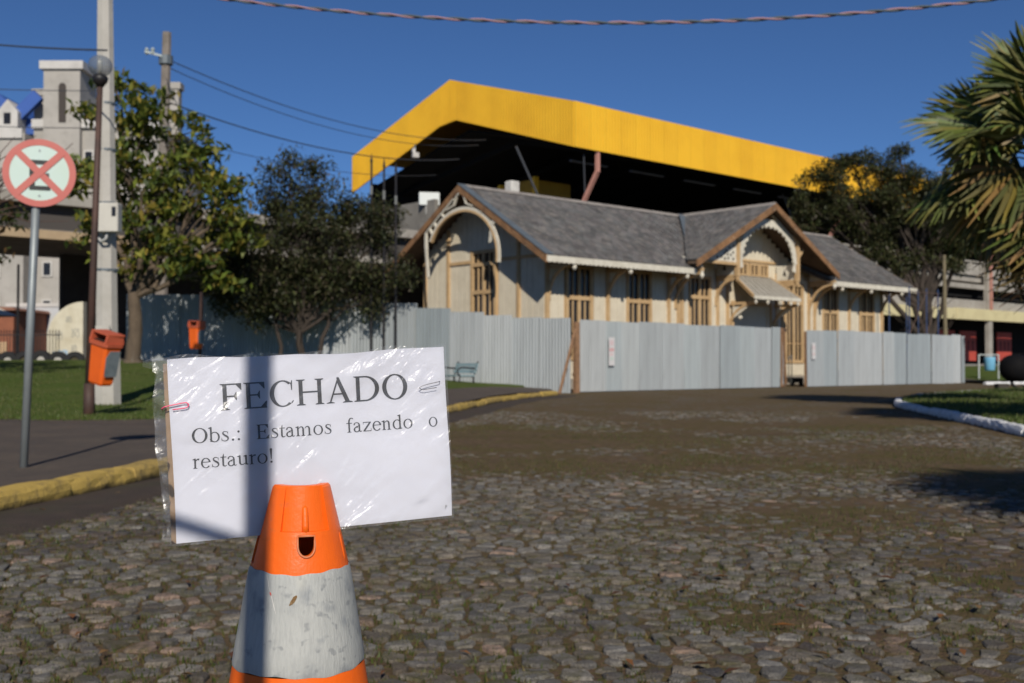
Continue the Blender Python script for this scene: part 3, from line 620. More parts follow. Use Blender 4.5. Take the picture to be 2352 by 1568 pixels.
# panels that run from the wall out to the hanging posts, with a dark pierced leaf
for u, z0, z1 in ((10.45, 4.40, 5.02), (14.55, 4.40, 5.02)):
    o = MB().box(u - .03, u + .03, PV + .09, VW0 - .1, z0, z1).build('side_panel', m_white, st)
    MB().prism([(.62, z0 + .18), (.78, z0 + .2), (.70, z0 + .46)], 'x', u - .04, u - .033).build('pierced_leaf', m_hole, o)
    br = MB(); br.box(u - .05, u + .05, PV + .09, VW0 - .1, z0 - .11, z0 - .003); br.build('panel_beam', m_tan, st); bracket(u, PV + .1, VW0 - .09, 3.2, z0 - .22)
for u in (7.95, 17.0):
    o = MB().prism([(-.15, 4.5), (1.1, 4.5), (1.1, 5.1), (-.15, 4.72)], 'x', u - .03, u + .03).build('side_panel', m_white, st)
    MB().prism([(.45, 4.6), (.62, 4.6), (.53, 4.85)], 'x', u - .04, u - .033).build('pierced_leaf', m_hole, o)
    br = MB(); br.box(u - .05, u + .05, -.2, VW0 - .1, 4.38, 4.497); br.build('panel_beam', m_tan, st); bracket(u, -.1, VW0 - .09, 3.0, 4.26)
    MB().lathe([(.012, 4.08), (.07, 4.16), (.085, 4.22), (.05, 4.3), (.06, 4.38)], 10, (u, -.14)).build('pendant', m_white, st)
# porch roof over the door
m_porch = mat('porch_roof_sheet', (0.34, 0.315, 0.27), .7, noise_col=(.26, .24, .20), nscale=4, bump=.2, bscale=20)
pr = MB(); pf, pz = -.25, 3.58
Vp = [(11.62, VW0 - .02, 4.50), (14.1, VW0 - .02, 4.50), (14.22, pf, pz), (11.05, pf, pz), (11.62, VW0 - .02, 4.43), (14.1, VW0 - .02, 4.43), (14.22, pf, pz - .06), (11.05, pf, pz - .06)]
pr.add(Vp, [(3, 2, 1, 0), (4, 5, 6, 7), (0, 1, 5, 4), (1, 2, 6, 5), (2, 3, 7, 6), (3, 0, 4, 7)]); pr.build('porch_roof', m_porch, st)
for k in range(9):
    t = k / 8; a = (11.68 + 2.36 * t, VW0 - .05, 4.515); b2 = (11.1 + 3.06 * t, pf + .01, pz + .02); MB().beam(a, b2, .03, .025).build('roof_seam', m_porch, st)
fa = MB(); n = 56; fa.strip([(11.03 + 3.21 * i / n, pz - .0) for i in range(n + 1)], [(11.03 + 3.21 * i / n, pz - .12 - .03 * abs(math.sin(math.pi * i / 4))) for i in range(n + 1)], 'y', pf - .045, pf - .005); fa.build('porch_fascia', m_white, st)
for p_, q_ in (((11.0, pf, pz - .02), (11.58, VW0 - .04, 4.47)), ((14.27, pf, pz - .02), (14.14, VW0 - .04, 4.47))): MB().beam(p_, q_, .07, .13).build('porch_barge', m_tan, st)
for u in (11.2, 12.0, 12.9, 13.6, 14.1): MB().lathe([(.01, pz - .34), (.06, pz - .27), (.065, pz - .22), (.03, pz - .17), (.035, pz - .13)], 8, (u, pf + .02)).build('pendant', m_white, st)
for u in (11.35, 14.35): bracket(u, pf + .1, VW0 - .09, 2.3, pz - .32); MB().prism([(.2, 3.18), (1.0, 3.18), (1.0, 2.7)], 'x', u - .02, u + .02).build('bracket_web', m_white, st)
for z in (2.75, 3.0): MB().lathe([(.01, z - .1), (.09, z - .03), (.09, z + .04), (.01, z + .1)], 8, (11.5, .75)).build('bracket_ornament', m_white, st)
# chimney block and vent on the roof ridge
MB().bbox(2.65, 3.07, RV + .1, RV + .5, RH - .9, RH + .5, .03).build('chimney', mat('plaster_chimney', (.6, .58, .54), .9, noise_col=(.45, .43, .4), nscale=4), st)

# ------------------------------------------------------------------ corrugated metal hoarding
def zinc(name, c): return mat(name, c, 0.48, metal=0.25, spec=0.5, noise_col=tuple(v * .82 for v in c), nscale=1.6, noise2=((0.20, 0.205, 0.205), 7, 0.55, 0.74, 0.6), stretch=(3, 3, .35))
ZI = [zinc('zinc_%s' % k, c) for k, c in (('a', (.36, .385, .395)), ('b', (.30, .335, .35)), ('c', (.405, .425, .43)), ('d', (.34, .365, .375)))]
def sheet_mesh(w, h, waves=10):
    n = waves * 4; V = []; Fs = []
    for z in (0, h):
        for i in range(n + 1): V.append((w * i / n, -.017 * math.sin(2 * math.pi * i / 4), z))
    Fs = [(i, i + 1, n + 2 + i, n + 1 + i) for i in range(n)]
    V += [(x, y + .0025, z) for x, y, z in V[:]]; k = 2 * (n + 1)
    Fs += [(k + n + 1 + i, k + n + 2 + i, k + i + 1, k + i) for i in range(n)]; Fs += [(n + 1 + i, n + 2 + i, k + n + 2 + i, k + n + 1 + i) for i in range(n)]
    return V, Fs
SH = sheet_mesh(1.0, 1.0); SHM = []
for m_ in ZI:
    me = bpy.data.meshes.new('fence_sheet'); me.from_pydata(SH[0], [], SH[1]); me.materials.append(m_); SHM.append(me)
def sheet(root, x, y, z, w, h, rz, tilt=0.0):
    o = bpy.data.objects.new('fence_sheet', random.choice(SHM)); link(o, root); o.location = (x, y, z); o.rotation_euler = (random.uniform(-.014, .014), tilt, rz + random.uniform(-.012, .012)); o.scale = (w, 1, h); return o
m_post = mat('rough_timber', (.27, .155, .085), .9, noise_col=(.16, .09, .05), nscale=6, bump=.3, bscale=40)
fa_ = thing('metal_fence', 'zinc corrugated sheet fence along the front of the wooden house, left of the open gate', 'fence', (1.96, 33.07, 0), ANG)
x = 0.08
while x < 10.25:
    w = min(random.choice((.82, 1.02, 1.1, 1.1)), 10.4 - x); sheet(fa_, x, random.choice((0, -.02, .025)), .03, w + .06, 2.17 + random.uniform(-.03, .03), 0); x += w
MB().bbox(-.14, 0.02, -.12, .04, -.05, 2.14, .015).build('fence_post', m_post, fa_)
for a in (3.4, 6.8, 10.35): MB().bbox(a, a + .1, .05, .15, 0, 2.1, .01).build('fence_post', m_post, fa_)
for z in (.5, 1.75): MB().box(0, 10.4, .15, .20, z, z + .09).build('fence_rail', m_post, fa_)
pb = MB(); pb.beam((-.10, -.05, 1.95), (-1.12, -.40, 0.0), .07, .06); pb.build('prop', m_post, fa_)
fb = thing('metal_fence', 'zinc corrugated sheet fence right of the open gate, ending in a bent bright sheet', 'fence', (1.96 + .7469 * 12.25, 33.07 + .6649 * 12.25, 0), ANG)
x = 0.0
while x < 12.3:
    w = min(random.choice((.82, 1.0, 1.1, 1.12)), 12.45 - x); sheet(fb, x, random.choice((0, -.02, .025)), .02, w + .06, 2.14 + random.uniform(-.03, .03), 0, tilt=0 if x < 9 else .02); x += w
bent = MB(); bent.add([(12.43, 0, .02), (12.62, .12, .02), (12.60, .10, 1.5), (12.42, 0, 1.5), (12.36, -.12, 2.13), (12.55, .05, 1.95)], [(0, 1, 2, 3), (3, 2, 5, 4)]); bent.build('bent_sheet', zinc('zinc_bright', (.62, .64, .65)), fb)
MB().bbox(12.5, 12.6, .14, .24, 0, 2.0, .01).build('fence_post', mat('red_brown_post', (.25, .09, .06), .9), fb)
for a in (0.02, 4, 8): MB().bbox(a, a + .1, .05, .15, 0, 2.1, .01).build('fence_post', m_post, fb)
for z in (.5, 1.75): MB().box(0.13, 12.4, .15, .20, z, z + .09).build('fence_rail', m_post, fb)
gt = thing('fence_gate', 'zinc sheet gate leaf in a timber frame, standing open inwards in the fence gap', 'gate', (1.96 + .7469 * 10.52, 33.07 + .6649 * 10.52, 0), ANG + R(28))
sheet(gt, .05, 0, .08, .95, 2.05, 0)
gf = MB(); gf.box(0, .08, -.07, -.015, .03, 2.2); gf.box(.96, 1.04, -.07, -.015, .03, 2.2); gf.box(.08, .96, -.07, -.015, 2.1, 2.2); gf.box(.08, .96, -.07, -.015, .03, .12); gf.build('gate_frame', m_post, gt)
gd = MB(); gd.beam((.1, -.095, 2.08), (.92, -.095, .14), .045, .08, up=(0, 1, 0)); gd.build('gate_brace', m_post, gt)

def fence_run(root, pts3, zoff=0.0, hh=2.2):
    for (x0, y0), (x1, y1) in zip(pts3, pts3[1:]):
        L_ = math.hypot(x1 - x0, y1 - y0); a = math.atan2(y1 - y0, x1 - x0); n = max(1, round(L_ / 1.02)); w = L_ / n
        for k in range(n):
            x = x0 + (x1 - x0) * k / n; y = y0 + (y1 - y0) * k / n; g_ = max(.02, gz(x + .5 * math.cos(a), y)); sheet(root, x, y + random.choice((0, .03, -.02)), g_ - .1, w + .04, hh + .1 + random.uniform(-.03, .03), a)
def gz(x, y=0):
    """level at the foot of the left fence"""
    P = [(-22, 1.0), (-12, .95), (-4, .63), (-.9, .2), (1.75, 0.02), (9, 0)]
    for (a, b_), (c, e) in zip(P, P[1:]):
        if x <= c: return b_ + (e - b_) * max(0, (x - a)) / (c - a)
    return 0
fm = thing('metal_fence', 'stepped zinc sheet fence climbing the slope in front of the carved house gable', 'fence')
fence_run(fm, [(-4.0, 33.7), (-.9, 33.95), (1.72, 32.85)])
for x, y in ((-3.9, 33.95), (-1.0, 34.15)): MB().bbox(x, x + .1, y, y + .1, 0, gz(x) + 2.1, .01).build('fence_post', m_post, fm)
fl_ = thing('metal_fence', 'corrugated metal fence in dappled tree shade behind the orange bins', 'fence')
fence_run(fl_, [(-12.6, 35.75), (-8, 34.7), (-4.02, 33.72)])
for x, y in ((-12.5, 36.0), (-8, 34.95)): MB().bbox(x, x + .1, y, y + .1, 0, gz(x) + 2.1, .01).build('fence_post', m_post, fl_)

def poster(label, loc, rz, w, h, rows):
    p = thing('poster', label, 'poster', loc, rz); MB().box(0, w, -.006, 0, 0, h).build('paper', mat('poster_paper', (.56, .55, .55), .8), p)
    for k, (z0, z1, c, a, b_) in enumerate(rows): MB().box(w * a, w * b_, -.009, -.0065, h * z0, h * z1).build('print', mat('poster_ink_%d' % (hash(c) % 9973), c, .8), p)
def onf(s_, z, off=-.045): return (1.96 + .7469 * s_ + .6649 * -off * 1.0, 33.07 + .6649 * s_ + .7469 * off, z)
poster('faded white and pink notice strip stuck on the fence right of the leaning prop', onf(1.35, .82), ANG, .26, .88, [(.5, .62, (.56, .34, .34), .1, .9), (.72, .9, (.58, .46, .47), .15, .85), (.2, .3, (.46, .54, .49), .2, .8), (.36, .44, (.6, .45, .45), .15, .7)])
poster('faint white and pink notice on the fence just right of the gate gap', onf(12.5, 1.05), ANG, .24, .62, [(.6, .82, (.58, .48, .48), .15, .85), (.25, .4, (.58, .47, .47), .15, .85)])

# ------------------------------------------------------------------ elevated railway station with the yellow roof (x along, y inwards)
m_yel = mat('yellow_sheet', (0.83, 0.485, 0.032), 0.5, spec=0.3, noise_col=(0.72, 0.395, 0.025), nscale=.35, noise=.7)
m_yel2 = mat('yellow_sheet_b', (0.80, 0.465, 0.031), 0.5, spec=0.3, noise_col=(0.70, 0.38, 0.025), nscale=.35, noise=.7)
m_dark = mat('dark_interior_shade', (0.018, 0.018, 0.019), .95, spec=.05)  # near black: deep interior shade under roof and in recesses is in the colour
m_conc = mat('concrete', (.36, .335, .295), .92, spec=.15, noise_col=(.26, .235, .20), nscale=.6, noise2=((.17, .15, .125), 2.2, .55, .75, .6), bump=.3, bscale=8)
m_concd = mat('concrete_stained', (.22, .205, .18), .95, noise_col=(.13, .12, .105), nscale=.5, noise2=((.3, .28, .25), 1.5, .55, .75, .5))
m_creamp = mat('cream_beam', (.60, .53, .30), .85, noise_col=(.50, .43, .24), nscale=.8)
m_rod = mat('dark_rod', (.06, .065, .075), .6)
m_salm = mat('salmon_steel', (.50, .245, .19), .6, noise_col=(.40, .19, .15), nscale=2)
ys_ = thing('railway_station', 'elevated concrete railway station under a huge bright yellow roof', 'station', (3.435, 60.0, 0), ANG)
RL = 75.0; TH, BH, AH, IH = 15.35, 12.82, 18.65, 16.0; WD = 22.0
def fpanel(x0, x1, zt0, zt1, zb0, zb1, gable, m):
    """one fascia panel with folded ribs; along the long side, or along y on the gable"""
    mb = MB(); nr = 5
    for k in range(nr):
        a = k / nr; b_ = (k + 1) / nr
        for (p, q, dd) in ((a, a + .62 / nr, -.05), (a + .62 / nr, b_, -.02)):
            xa, xb = x0 + (x1 - x0) * p, x0 + (x1 - x0) * q
            za, zb, zc, zd = [e + (f - e) * t for e, f, t in ((zb0, zb1, p), (zb0, zb1, q), (zt0, zt1, q), (zt0, zt1, p))]
            if gable: V = [(dd, xa, za), (dd, xb, zb), (dd, xb, zc), (dd, xa, zd), (.05, xa, za), (.05, xb, zb), (.05, xb, zc), (.05, xa, zd)]
            else: V = [(xa, dd, za), (xb, dd, zb), (xb, dd, zc), (xa, dd, zd), (xa, .05, za), (xb, .05, zb), (xb, .05, zc), (xa, .05, zd)]
            mb.add(V, [(0, 1, 2, 3), (7, 6, 5, 4), (0, 4, 5, 1), (1, 5, 6, 2), (2, 6, 7, 3), (3, 7, 4, 0)])
    return mb.build('fascia_panel', m, ys_)
k = 0
while k * 1.25 < RL: fpanel(k * 1.25 + .006, (k + 1) * 1.25 - .006, TH, TH, BH, BH, False, m_yel if k % 3 else m_yel2); k += 1
def gtop(y): return TH + (AH - TH) * (1 - abs(y - WD / 2) / (WD / 2))
def gbot(y):
    pl_ = [(0, BH), (8.2, 15.35), (10.4, 16.02), (12.0, 15.88), (22.0, 12.8)]
    for (a, b_), (c, e) in zip(pl_, pl_[1:]):
        if y <= c: return b_ + (e - b_) * (y - a) / (c - a)
    return 12.8
brk = sorted(set([0.06, 1.2, 2.4, 3.6, 4.8, 6, 7.1, 8.2, 9.3, 10.4, 11.0, 12.0, 13, 14.2, 15.4, 16.6, 17.8, 19, 20.2, 21.2, 22.0]))
for a, b_ in zip(brk, brk[1:]): fpanel(a + .004, b_ - .004, gtop(a), gtop(b_), gbot(a), gbot(b_), True, m_yel if int(a) % 3 else m_yel2)
rf = MB(); rf.prism([(.06, TH - .1), (WD / 2, AH - .1), (WD, TH - .1), (WD, TH - .25), (WD / 2, AH - .25), (.06, TH - .25)], 'x', .06, RL); rf.build('roof_sheet', m_yel, ys_)
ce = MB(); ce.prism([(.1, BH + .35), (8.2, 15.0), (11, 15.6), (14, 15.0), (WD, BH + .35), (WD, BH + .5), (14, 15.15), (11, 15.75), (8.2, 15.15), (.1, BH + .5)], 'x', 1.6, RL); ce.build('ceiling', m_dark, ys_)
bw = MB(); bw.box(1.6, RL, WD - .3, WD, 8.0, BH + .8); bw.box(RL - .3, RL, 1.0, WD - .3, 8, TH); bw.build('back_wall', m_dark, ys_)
for k in range(12):                                                              # roof girders and long lamp strips below the ceiling
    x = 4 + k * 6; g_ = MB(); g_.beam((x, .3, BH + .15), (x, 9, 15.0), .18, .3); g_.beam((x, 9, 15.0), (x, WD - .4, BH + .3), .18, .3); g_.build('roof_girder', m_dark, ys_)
m_strip = mat('lamp_strip', (.14, .15, .19), .5)
for k in range(13): MB().box(2.5 + k * 5.2, 5.6 + k * 5.2, 2.75, 2.95, BH - .10, BH - .02).build('lamp_strip', m_strip, ys_)
# platform: parapet panels, slots, ledges, slab
for k in range(30):
    a = -.2 + k * 2.5; MB().bbox(a + .02, a + 2.48, 1.65, 1.82, 8.55, 9.52, .02).build('parapet_panel', m_conc, ys_)
    mb = MB(); mb.box(a + .02, a + .5, 1.66, 1.80, 9.523, 9.66); mb.build('parapet_block', m_conc, ys_)
for nm, z0, z1, y0, y1 in (('parapet_coping', 9.663, 9.80, 1.6, 1.86), ('ledge', 7.35, 7.75, 1.5, 2.0), ('slab_edge', 5.55, 6.35, 1.4, 2.2), ('deck', 8.0, 8.54, 1.9, WD), ('lower_deck', 5.6, 6.0, 2.25, WD)):
    MB().box(-.3, RL, y0, y1, z0, z1).build(nm, m_conc, ys_)
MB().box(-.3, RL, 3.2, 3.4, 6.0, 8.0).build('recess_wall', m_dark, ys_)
ew = MB(); ew.box(-.6, -.3, 11.8, WD, 5.6, 11.2); ew.build('end_wall', m_concd, ys_)
for k in range(4):
    x = 2.03 + k * 25.3
    MB().bbox(x - .45, x + .45, 1.2, 1.64, 5.56, 9.9, .04).build('pier', m_conc, ys_)
    s_ = MB(); s_.beam((x - .1, 1.08, 5.6), (x - .1, 1.08, 9.5), .2, .2); s_.beam((x - .14, 1.62, 9.4), (x - .06, .12, 11.75), .2, .22, up=(1, 0, 0)); s_.beam((x - .06, .14, 11.65), (x - .06, .14, BH + .1), .2, .2); s_.build('roof_strut', m_salm, ys_)
    s_ = MB(); s_.tube([(x + .15, 1.3, 9.7), (x - .9, .4, 12.6)], .05, 6); s_.build('stay_rod', m_rod, ys_); s_ = MB(); s_.tube([(x - 2.4, 2.2, 9.8), (x - 4.2, 2.4, 12.9)], .07, 6); s_.build('stay_rod', m_rod, ys_)
# yellow kiosk and things on the platform end
kz = MB(); kz.box(5.3, 8.6, 9.0, 12.0, 8.5, 12.75); ko = kz.build('kiosk', mat('kiosk_panel_shaded', (.40, .23, .02), .6, noise_col=(.30, .17, .016), nscale=1), ys_)  # wall shade put into the darker yellow-brown; its posts keep a lit yellow
for q in ((5.15, 5.5, 8.75, 8.98, 8.5, 12.9), (5.0, 5.28, 11.9, 12.2, 8.5, 12.7)): MB().box(*q).build('kiosk_post', m_yel, ko)
# cream beam and ground floor at the right
for a, b_ in ((30, 45.8), (45.9, 62), (62.1, RL)):
    MB().bbox(a, b_, .9, 1.35, 4.62, 5.5 if a < 40 else 5.56, .03).build('cream_beam', m_creamp, ys_)
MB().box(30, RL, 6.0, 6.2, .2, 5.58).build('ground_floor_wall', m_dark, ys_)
m_red = mat('red_gate', (.46, .07, .045), .6, noise_col=(.36, .055, .04), nscale=2)
for a, b_ in ((49.2, 52.1), (53.1, 56.2), (60.5, 63.5)):
    o = MB().box(a, b_, 4.2, 4.3, 1.15, 3.85).build('red_door', m_red, ys_)
    gr_ = MB()
    for q in (.22, .5, .78):
        x = a + (b_ - a) * q; gr_ = MB(); gr_.box(x - .14, x + .14, 4.185, 4.197, 2.7, 3.0); gr_.box(x - .1, x + .1, 4.184, 4.197, 2.1, 2.705); gr_.build('door_grille', mat('door_grille', (.10, .03, .03), .8), o)
MB().bbox(51.9, 52.6, 1.0, 1.4, .4, 4.6, .03).build('column', m_conc, ys_)
MB().bbox(30, RL, 1.0, 6, .1, .85, .03).build('plinth', m_concd, ys_)
# rail viaduct going left of the station
vd = thing('rail_viaduct', 'concrete rail viaduct behind the trees at left with a pale sunlit edge', 'viaduct', (3.435, 60.0, 0), ANG)
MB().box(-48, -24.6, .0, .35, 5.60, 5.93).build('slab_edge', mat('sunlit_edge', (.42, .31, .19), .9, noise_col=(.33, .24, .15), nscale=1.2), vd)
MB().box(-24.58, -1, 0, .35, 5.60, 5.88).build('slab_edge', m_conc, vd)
MB().box(-48, -1, .36, 9, 5.75, 6.0).build('deck', m_concd, vd)
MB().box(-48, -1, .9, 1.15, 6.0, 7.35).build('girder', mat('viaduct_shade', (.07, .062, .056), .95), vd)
MB().box(-48, -1, .45, .85, 7.0, 7.4).build('parapet', m_conc, vd)
for x in (-40, -18.5, -6): MB().bbox(x, x + 1.2, 3.4, 5.6, 0, 5.74, .1).build('pier', m_concd, vd)
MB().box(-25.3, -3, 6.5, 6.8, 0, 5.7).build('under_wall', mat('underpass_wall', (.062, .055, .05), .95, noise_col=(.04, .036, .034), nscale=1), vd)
hk = MB(); hk.beam((-24.8, .1, 5.3), (-25.35, .1, 4.55), .2, .2); hk.build('bracket', m_conc, vd)

# cream graffiti wall with a rounded top under the viaduct
gw = thing('graffiti_wall', 'cream wall with rounded top and faint blue and grey graffiti under the viaduct', 'wall', (-17.0, 40.0, 0), 0)
pf_ = [(0, .9), (1.32, .9), (1.32, 3.15)] + [(1.32 - 1.32 * math.sin(R(90 * i / 10)), 1.75 + 1.4 * math.cos(R(90 * i / 10))) for i in range(1, 11)]
MB().prism(pf_, 'y', 0, .35).build('wall', mat('cream_plaster', (.58, .54, .42), .9, noise_col=(.44, .39, .27), nscale=1.5), gw)
gfm = MB()
def squig(mb, x, z, s_, w=.03):
    p = [(x + s_ * .3 * math.cos(t * 2.2), z + s_ * .35 * math.sin(t * 3.1 + 1)) for t in np.linspace(0, 4.2, 16)]
    for a, b_ in zip(p, p[1:]): mb.beam((a[0], -.004 - .0002 * len(mb.V) / 100, a[1]), (b_[0], -.004 - .0002 * len(mb.V) / 100, b_[1]), w, .002, up=(0, 1, 0))
squig(gfm, .40, 1.15, .5, .07); squig(gfm, .62, 1.2, .5, .05); gfm.build('blue_graffiti', mat('blue_spray', (.28, .42, .55), .9), gw)
gfm = MB(); squig(gfm, .45, 1.9, .4); squig(gfm, 1.05, 2.0, .45); squig(gfm, 1.0, 1.45, .3); squig(gfm, .8, 2.5, .3); gfm.build('grey_graffiti', mat('grey_spray', (.33, .32, .27), .9), gw)
# brick house, stall umbrella, pale wall panels seen below the viaduct
bh = thing('brick_house', 'low red brick house at the left edge behind the black railings', 'house', (-29.5, 56, 0))
MB().box(0, 4.0, 0, 5, .8, 3.6).build('wall', mat('brick_wall', (.27, .10, .055), .9, noise_col=(.20, .075, .045), nscale=3), bh)
cw = MB(); [cw.box(.6 + .9 * k, 1.0 + .9 * k, -.12, -.01, .8, 2.0) for k in range(4)]; cw.build('pillar', mat('tan_plaster', (.50, .34, .2), .9), bh)
MB().prism([(-.3, 3.605), (4.2, 3.605), (4.1, 3.75), (-.3, 4.0)], 'y', -.3, 5.3).build('roof', mat('brick_roof', (.25, .12, .08), .9), bh)
um = thing('market_umbrella', 'cream market umbrella in front of the brick house at the left edge', 'umbrella', (-25.0, 52, .9))
mb = MB(); n = 8; Vu = [(0, 0, 2.9)] + [(1.5 * math.cos(2 * math.pi * k / n), 1.5 * math.sin(2 * math.pi * k / n), 2.25) for k in range(n)]; mb.add(Vu, [(0, 1 + k, 1 + (k + 1) % n) for k in range(n)]); mb.build('canopy', mat('umbrella_cloth', (.72, .66, .55), .9), um); MB().tube([(0, 0, 0), (0, 0, 2.95)], .03, 6).build('pole', m_lead, um)

# grey stone building like a castle, far behind on the left
m_cas = mat('castle_stone', (.40, .375, .34), .95, noise_col=(.32, .30, .27), nscale=.5, noise2=((.25, .235, .21), 2, .56, .74, .5))
m_cor = mat('castle_trim', (.54, .52, .49), .9, noise_col=(.42, .40, .375), nscale=1)
m_bl = mat('blue_roof', (.035, .10, .36), .6, noise_col=(.03, .08, .28), nscale=.8)
ca_ = thing('castle_building', 'grey castle-like building with a square tower and blue roofs far behind at left', 'building', (0, 80, 0))
tower = MB(); tower.box(-34.4, -31.72, 0, 3.2, 12, 22.5); tower.build('tower', m_cas, ca_)
mb = MB(); mb.box(-34.65, -31.45, -.2, 3.4, 22.503, 23.1); mb.build('tower_cornice', m_cor, ca_)
mb = MB(); mb.prism([(-33.25, 18.6)] + [(-33.0 + .27 * math.cos(R(180 - 18 * k)), 21.2 + .3 * math.sin(R(180 - 18 * k))) for k in range(11)] + [(-32.73, 18.6)], 'y', -.06, -.01); mb.build('tower_niche', mat('niche_dark', (.06, .05, .045), .9), ca_)
wallm = MB(); wallm.box(-35.3, -25.5, .5, 10, 0, 18.7); wallm.box(-60, -35.32, -1, 9, 0, 17.6); wallm.build('wall', m_cas, ca_)
mb = MB(); mb.box(-35.4, -25.4, .3, .6, 18.2, 18.9); mb.box(-60, -35.42, -1.2, -.7, 17.2, 17.9); mb.build('wall_cornice', m_cor, ca_)
def cwin(x, z, y, w=.5, h=.9):
    o = MB().box(x - w / 2 - .12, x + w / 2 + .12, y - .1, y - .01, z - .12, z + h + .12).build('window', m_cor, ca_); MB().box(x - w / 2, x + w / 2, y - .13, y - .102, z, z + h).build('pane', m_glass, o)
for x, z, y in ((-33.1, 15.6, .5), (-31.2, 15.6, .5), (-29.2, 15.6, .5), (-33.1, 12, .5), (-31.2, 12, .5), (-29.2, 12, .5), (-36.4, 14.6, -1), (-37.3, 7.2, -1), (-37.3, 4.8, -1), (-34.2, 4.6, .5), (-36.2, 3.9, -1), (-34.2, 7.4, .5), (-33, 4.5, .5)): cwin(x, z, y)
roofm = MB(); roofm.prism([(-60, 17.91), (-34.7, 17.91), (-38.2, 21.0), (-60, 22.2)], 'y', 1.0, 8); roofm.build('roof', m_bl, ca_)
rr = MB(); rr.beam((-38.0, .4, 17.6), (-34.9, .4, 20.7), .5, .9); rr.build('roof_verge', m_bl, ca_)
dm = MB(); dm.prism([(-37.6, 18), (-36.1, 18), (-36.1, 19.3), (-36.85, 20.2), (-37.6, 19.3)], 'y', -.4, 1.2); do = dm.build('dormer', m_cor, ca_); MB().box(-37.1, -36.6, -.45, -.41, 18.4, 19.2).build('pane', m_glass, do)
ch = MB(); ch.box(-35.7, -34.9, 1.4, 2.2, 18, 20.9); ch.box(-35.85, -34.75, 1.3, 2.3, 20.903, 21.4); ch.build('chimney', m_cas, ca_)
ch = MB(); ch.box(-25.6, -24.9, 1.4, 2.2, 18, 21.4); ch.box(-25.75, -24.75, 1.3, 2.3, 21.403, 21.9); ch.build('chimney', m_cas, ca_)
lw = thing('pale_building', 'pale blank grey-white building seen through the gap under the viaduct', 'building', (-27.7, 60, 0))
MB().box(0, 4.2, 0, 4, 0, 4.0).build('wall', mat('pale_wall', (.48, .49, .50), .9, noise_col=(.40, .41, .42), nscale=.6), lw)
MB().box(-.05, 4.25, -.05, 4, 4.0, 4.2).build('coping', m_cor, lw)

# black railings and half-buried tyres along the top of the lawn
m_blk = mat('black_iron', (.012, .012, .014), .5, noise_col=(.03, .022, .02), nscale=6)
rlg = thing('iron_railing', 'black iron railing along the top of the lawn at the far left', 'railing', (0, 37.6, 0))
for k in range(48):
    x = -20.5 + k * .105
    mb = MB(); mb.tube([(x, 0, .9), (x, 0, 1.95)], .014, 5); mb.lathe([(.026, 1.95), (.004, 2.07)], 5, (x, 0)); mb.build('railing_bar', m_blk, rlg)
for z in (1.05, 1.85): MB().box(-20.5, -15.5, -.015, .015, z, z + .035).build('rail', m_blk, rlg)
for x in (-20.2, -17.0): mb = MB(); mb.tube([(x, .05, .8), (x, .05, 4.3 if x > -18 else 2.1)], .045, 6); mb.build('railing_post', m_blk, rlg)
m_tyre = mat('tyre_rubber', (.018, .018, .019), .85)
m_tyreh = mat('tyre_inside', (.42, .40, .37), .9)
tx_ = [-19.4, -18.85, -18.3, -17.75, -17.2, -16.65, -16.1, -15.55, -15.0, -14.45]
for k, x in enumerate(tx_):
    ORD = ('leftmost', 'second', 'third', 'fourth', 'fifth', 'sixth', 'seventh', 'eighth', 'ninth', 'tenth'); t = thing('tyre', 'half-buried black tyre, ' + ORD[k] + (' from the left' if k else '') + ' in the row along the lawn', 'tyre', (x, 36.2, .99 + .02 * math.sin(k * 2)), R(random.uniform(-8, 8)), 'half-buried tyres edging the lawn')
    mb = MB(); ro = arc(0, 0, .31, .31, -20, 200, 16); ri = arc(0, 0, .15, .15, -20, 200, 16); mb.strip(ro, ri, 'y', -.09, .09); mb.build('tread', m_tyre, t)
    MB().prism(arc(0, 0, .146, .146, -20, 200, 12), 'y', -.03, .03).build('soil_fill', m_tyreh if k % 3 else m_soil, t)
pl_ = thing('timber_stake', 'reddish timber stake leaning on the black railing', 'stake', (-18.05, 37.3, .9)); MB().beam((0, 0, 0), (.12, .1, 1.35), .09, .06).build('stake', m_post, pl_)
for k, (x, c, lb) in enumerate(((-19.75, (.5, .06, .04), 'small red crate behind the black railing at far left'), (-19.1, (.45, .5, .58), 'pale blue-grey crate behind the black railing beside the red one'))):
    t = thing('crate', lb, 'crate', (x, 38.4, .95)); mb = MB(); mb.bbox(-.3, .3, -.2, .2, 0, .45, .03); mb.bbox(-.33, .33, -.23, .23, .45, .52, .02); mb.build('body', mat('crate_paint_%d' % k, c, .6), t)

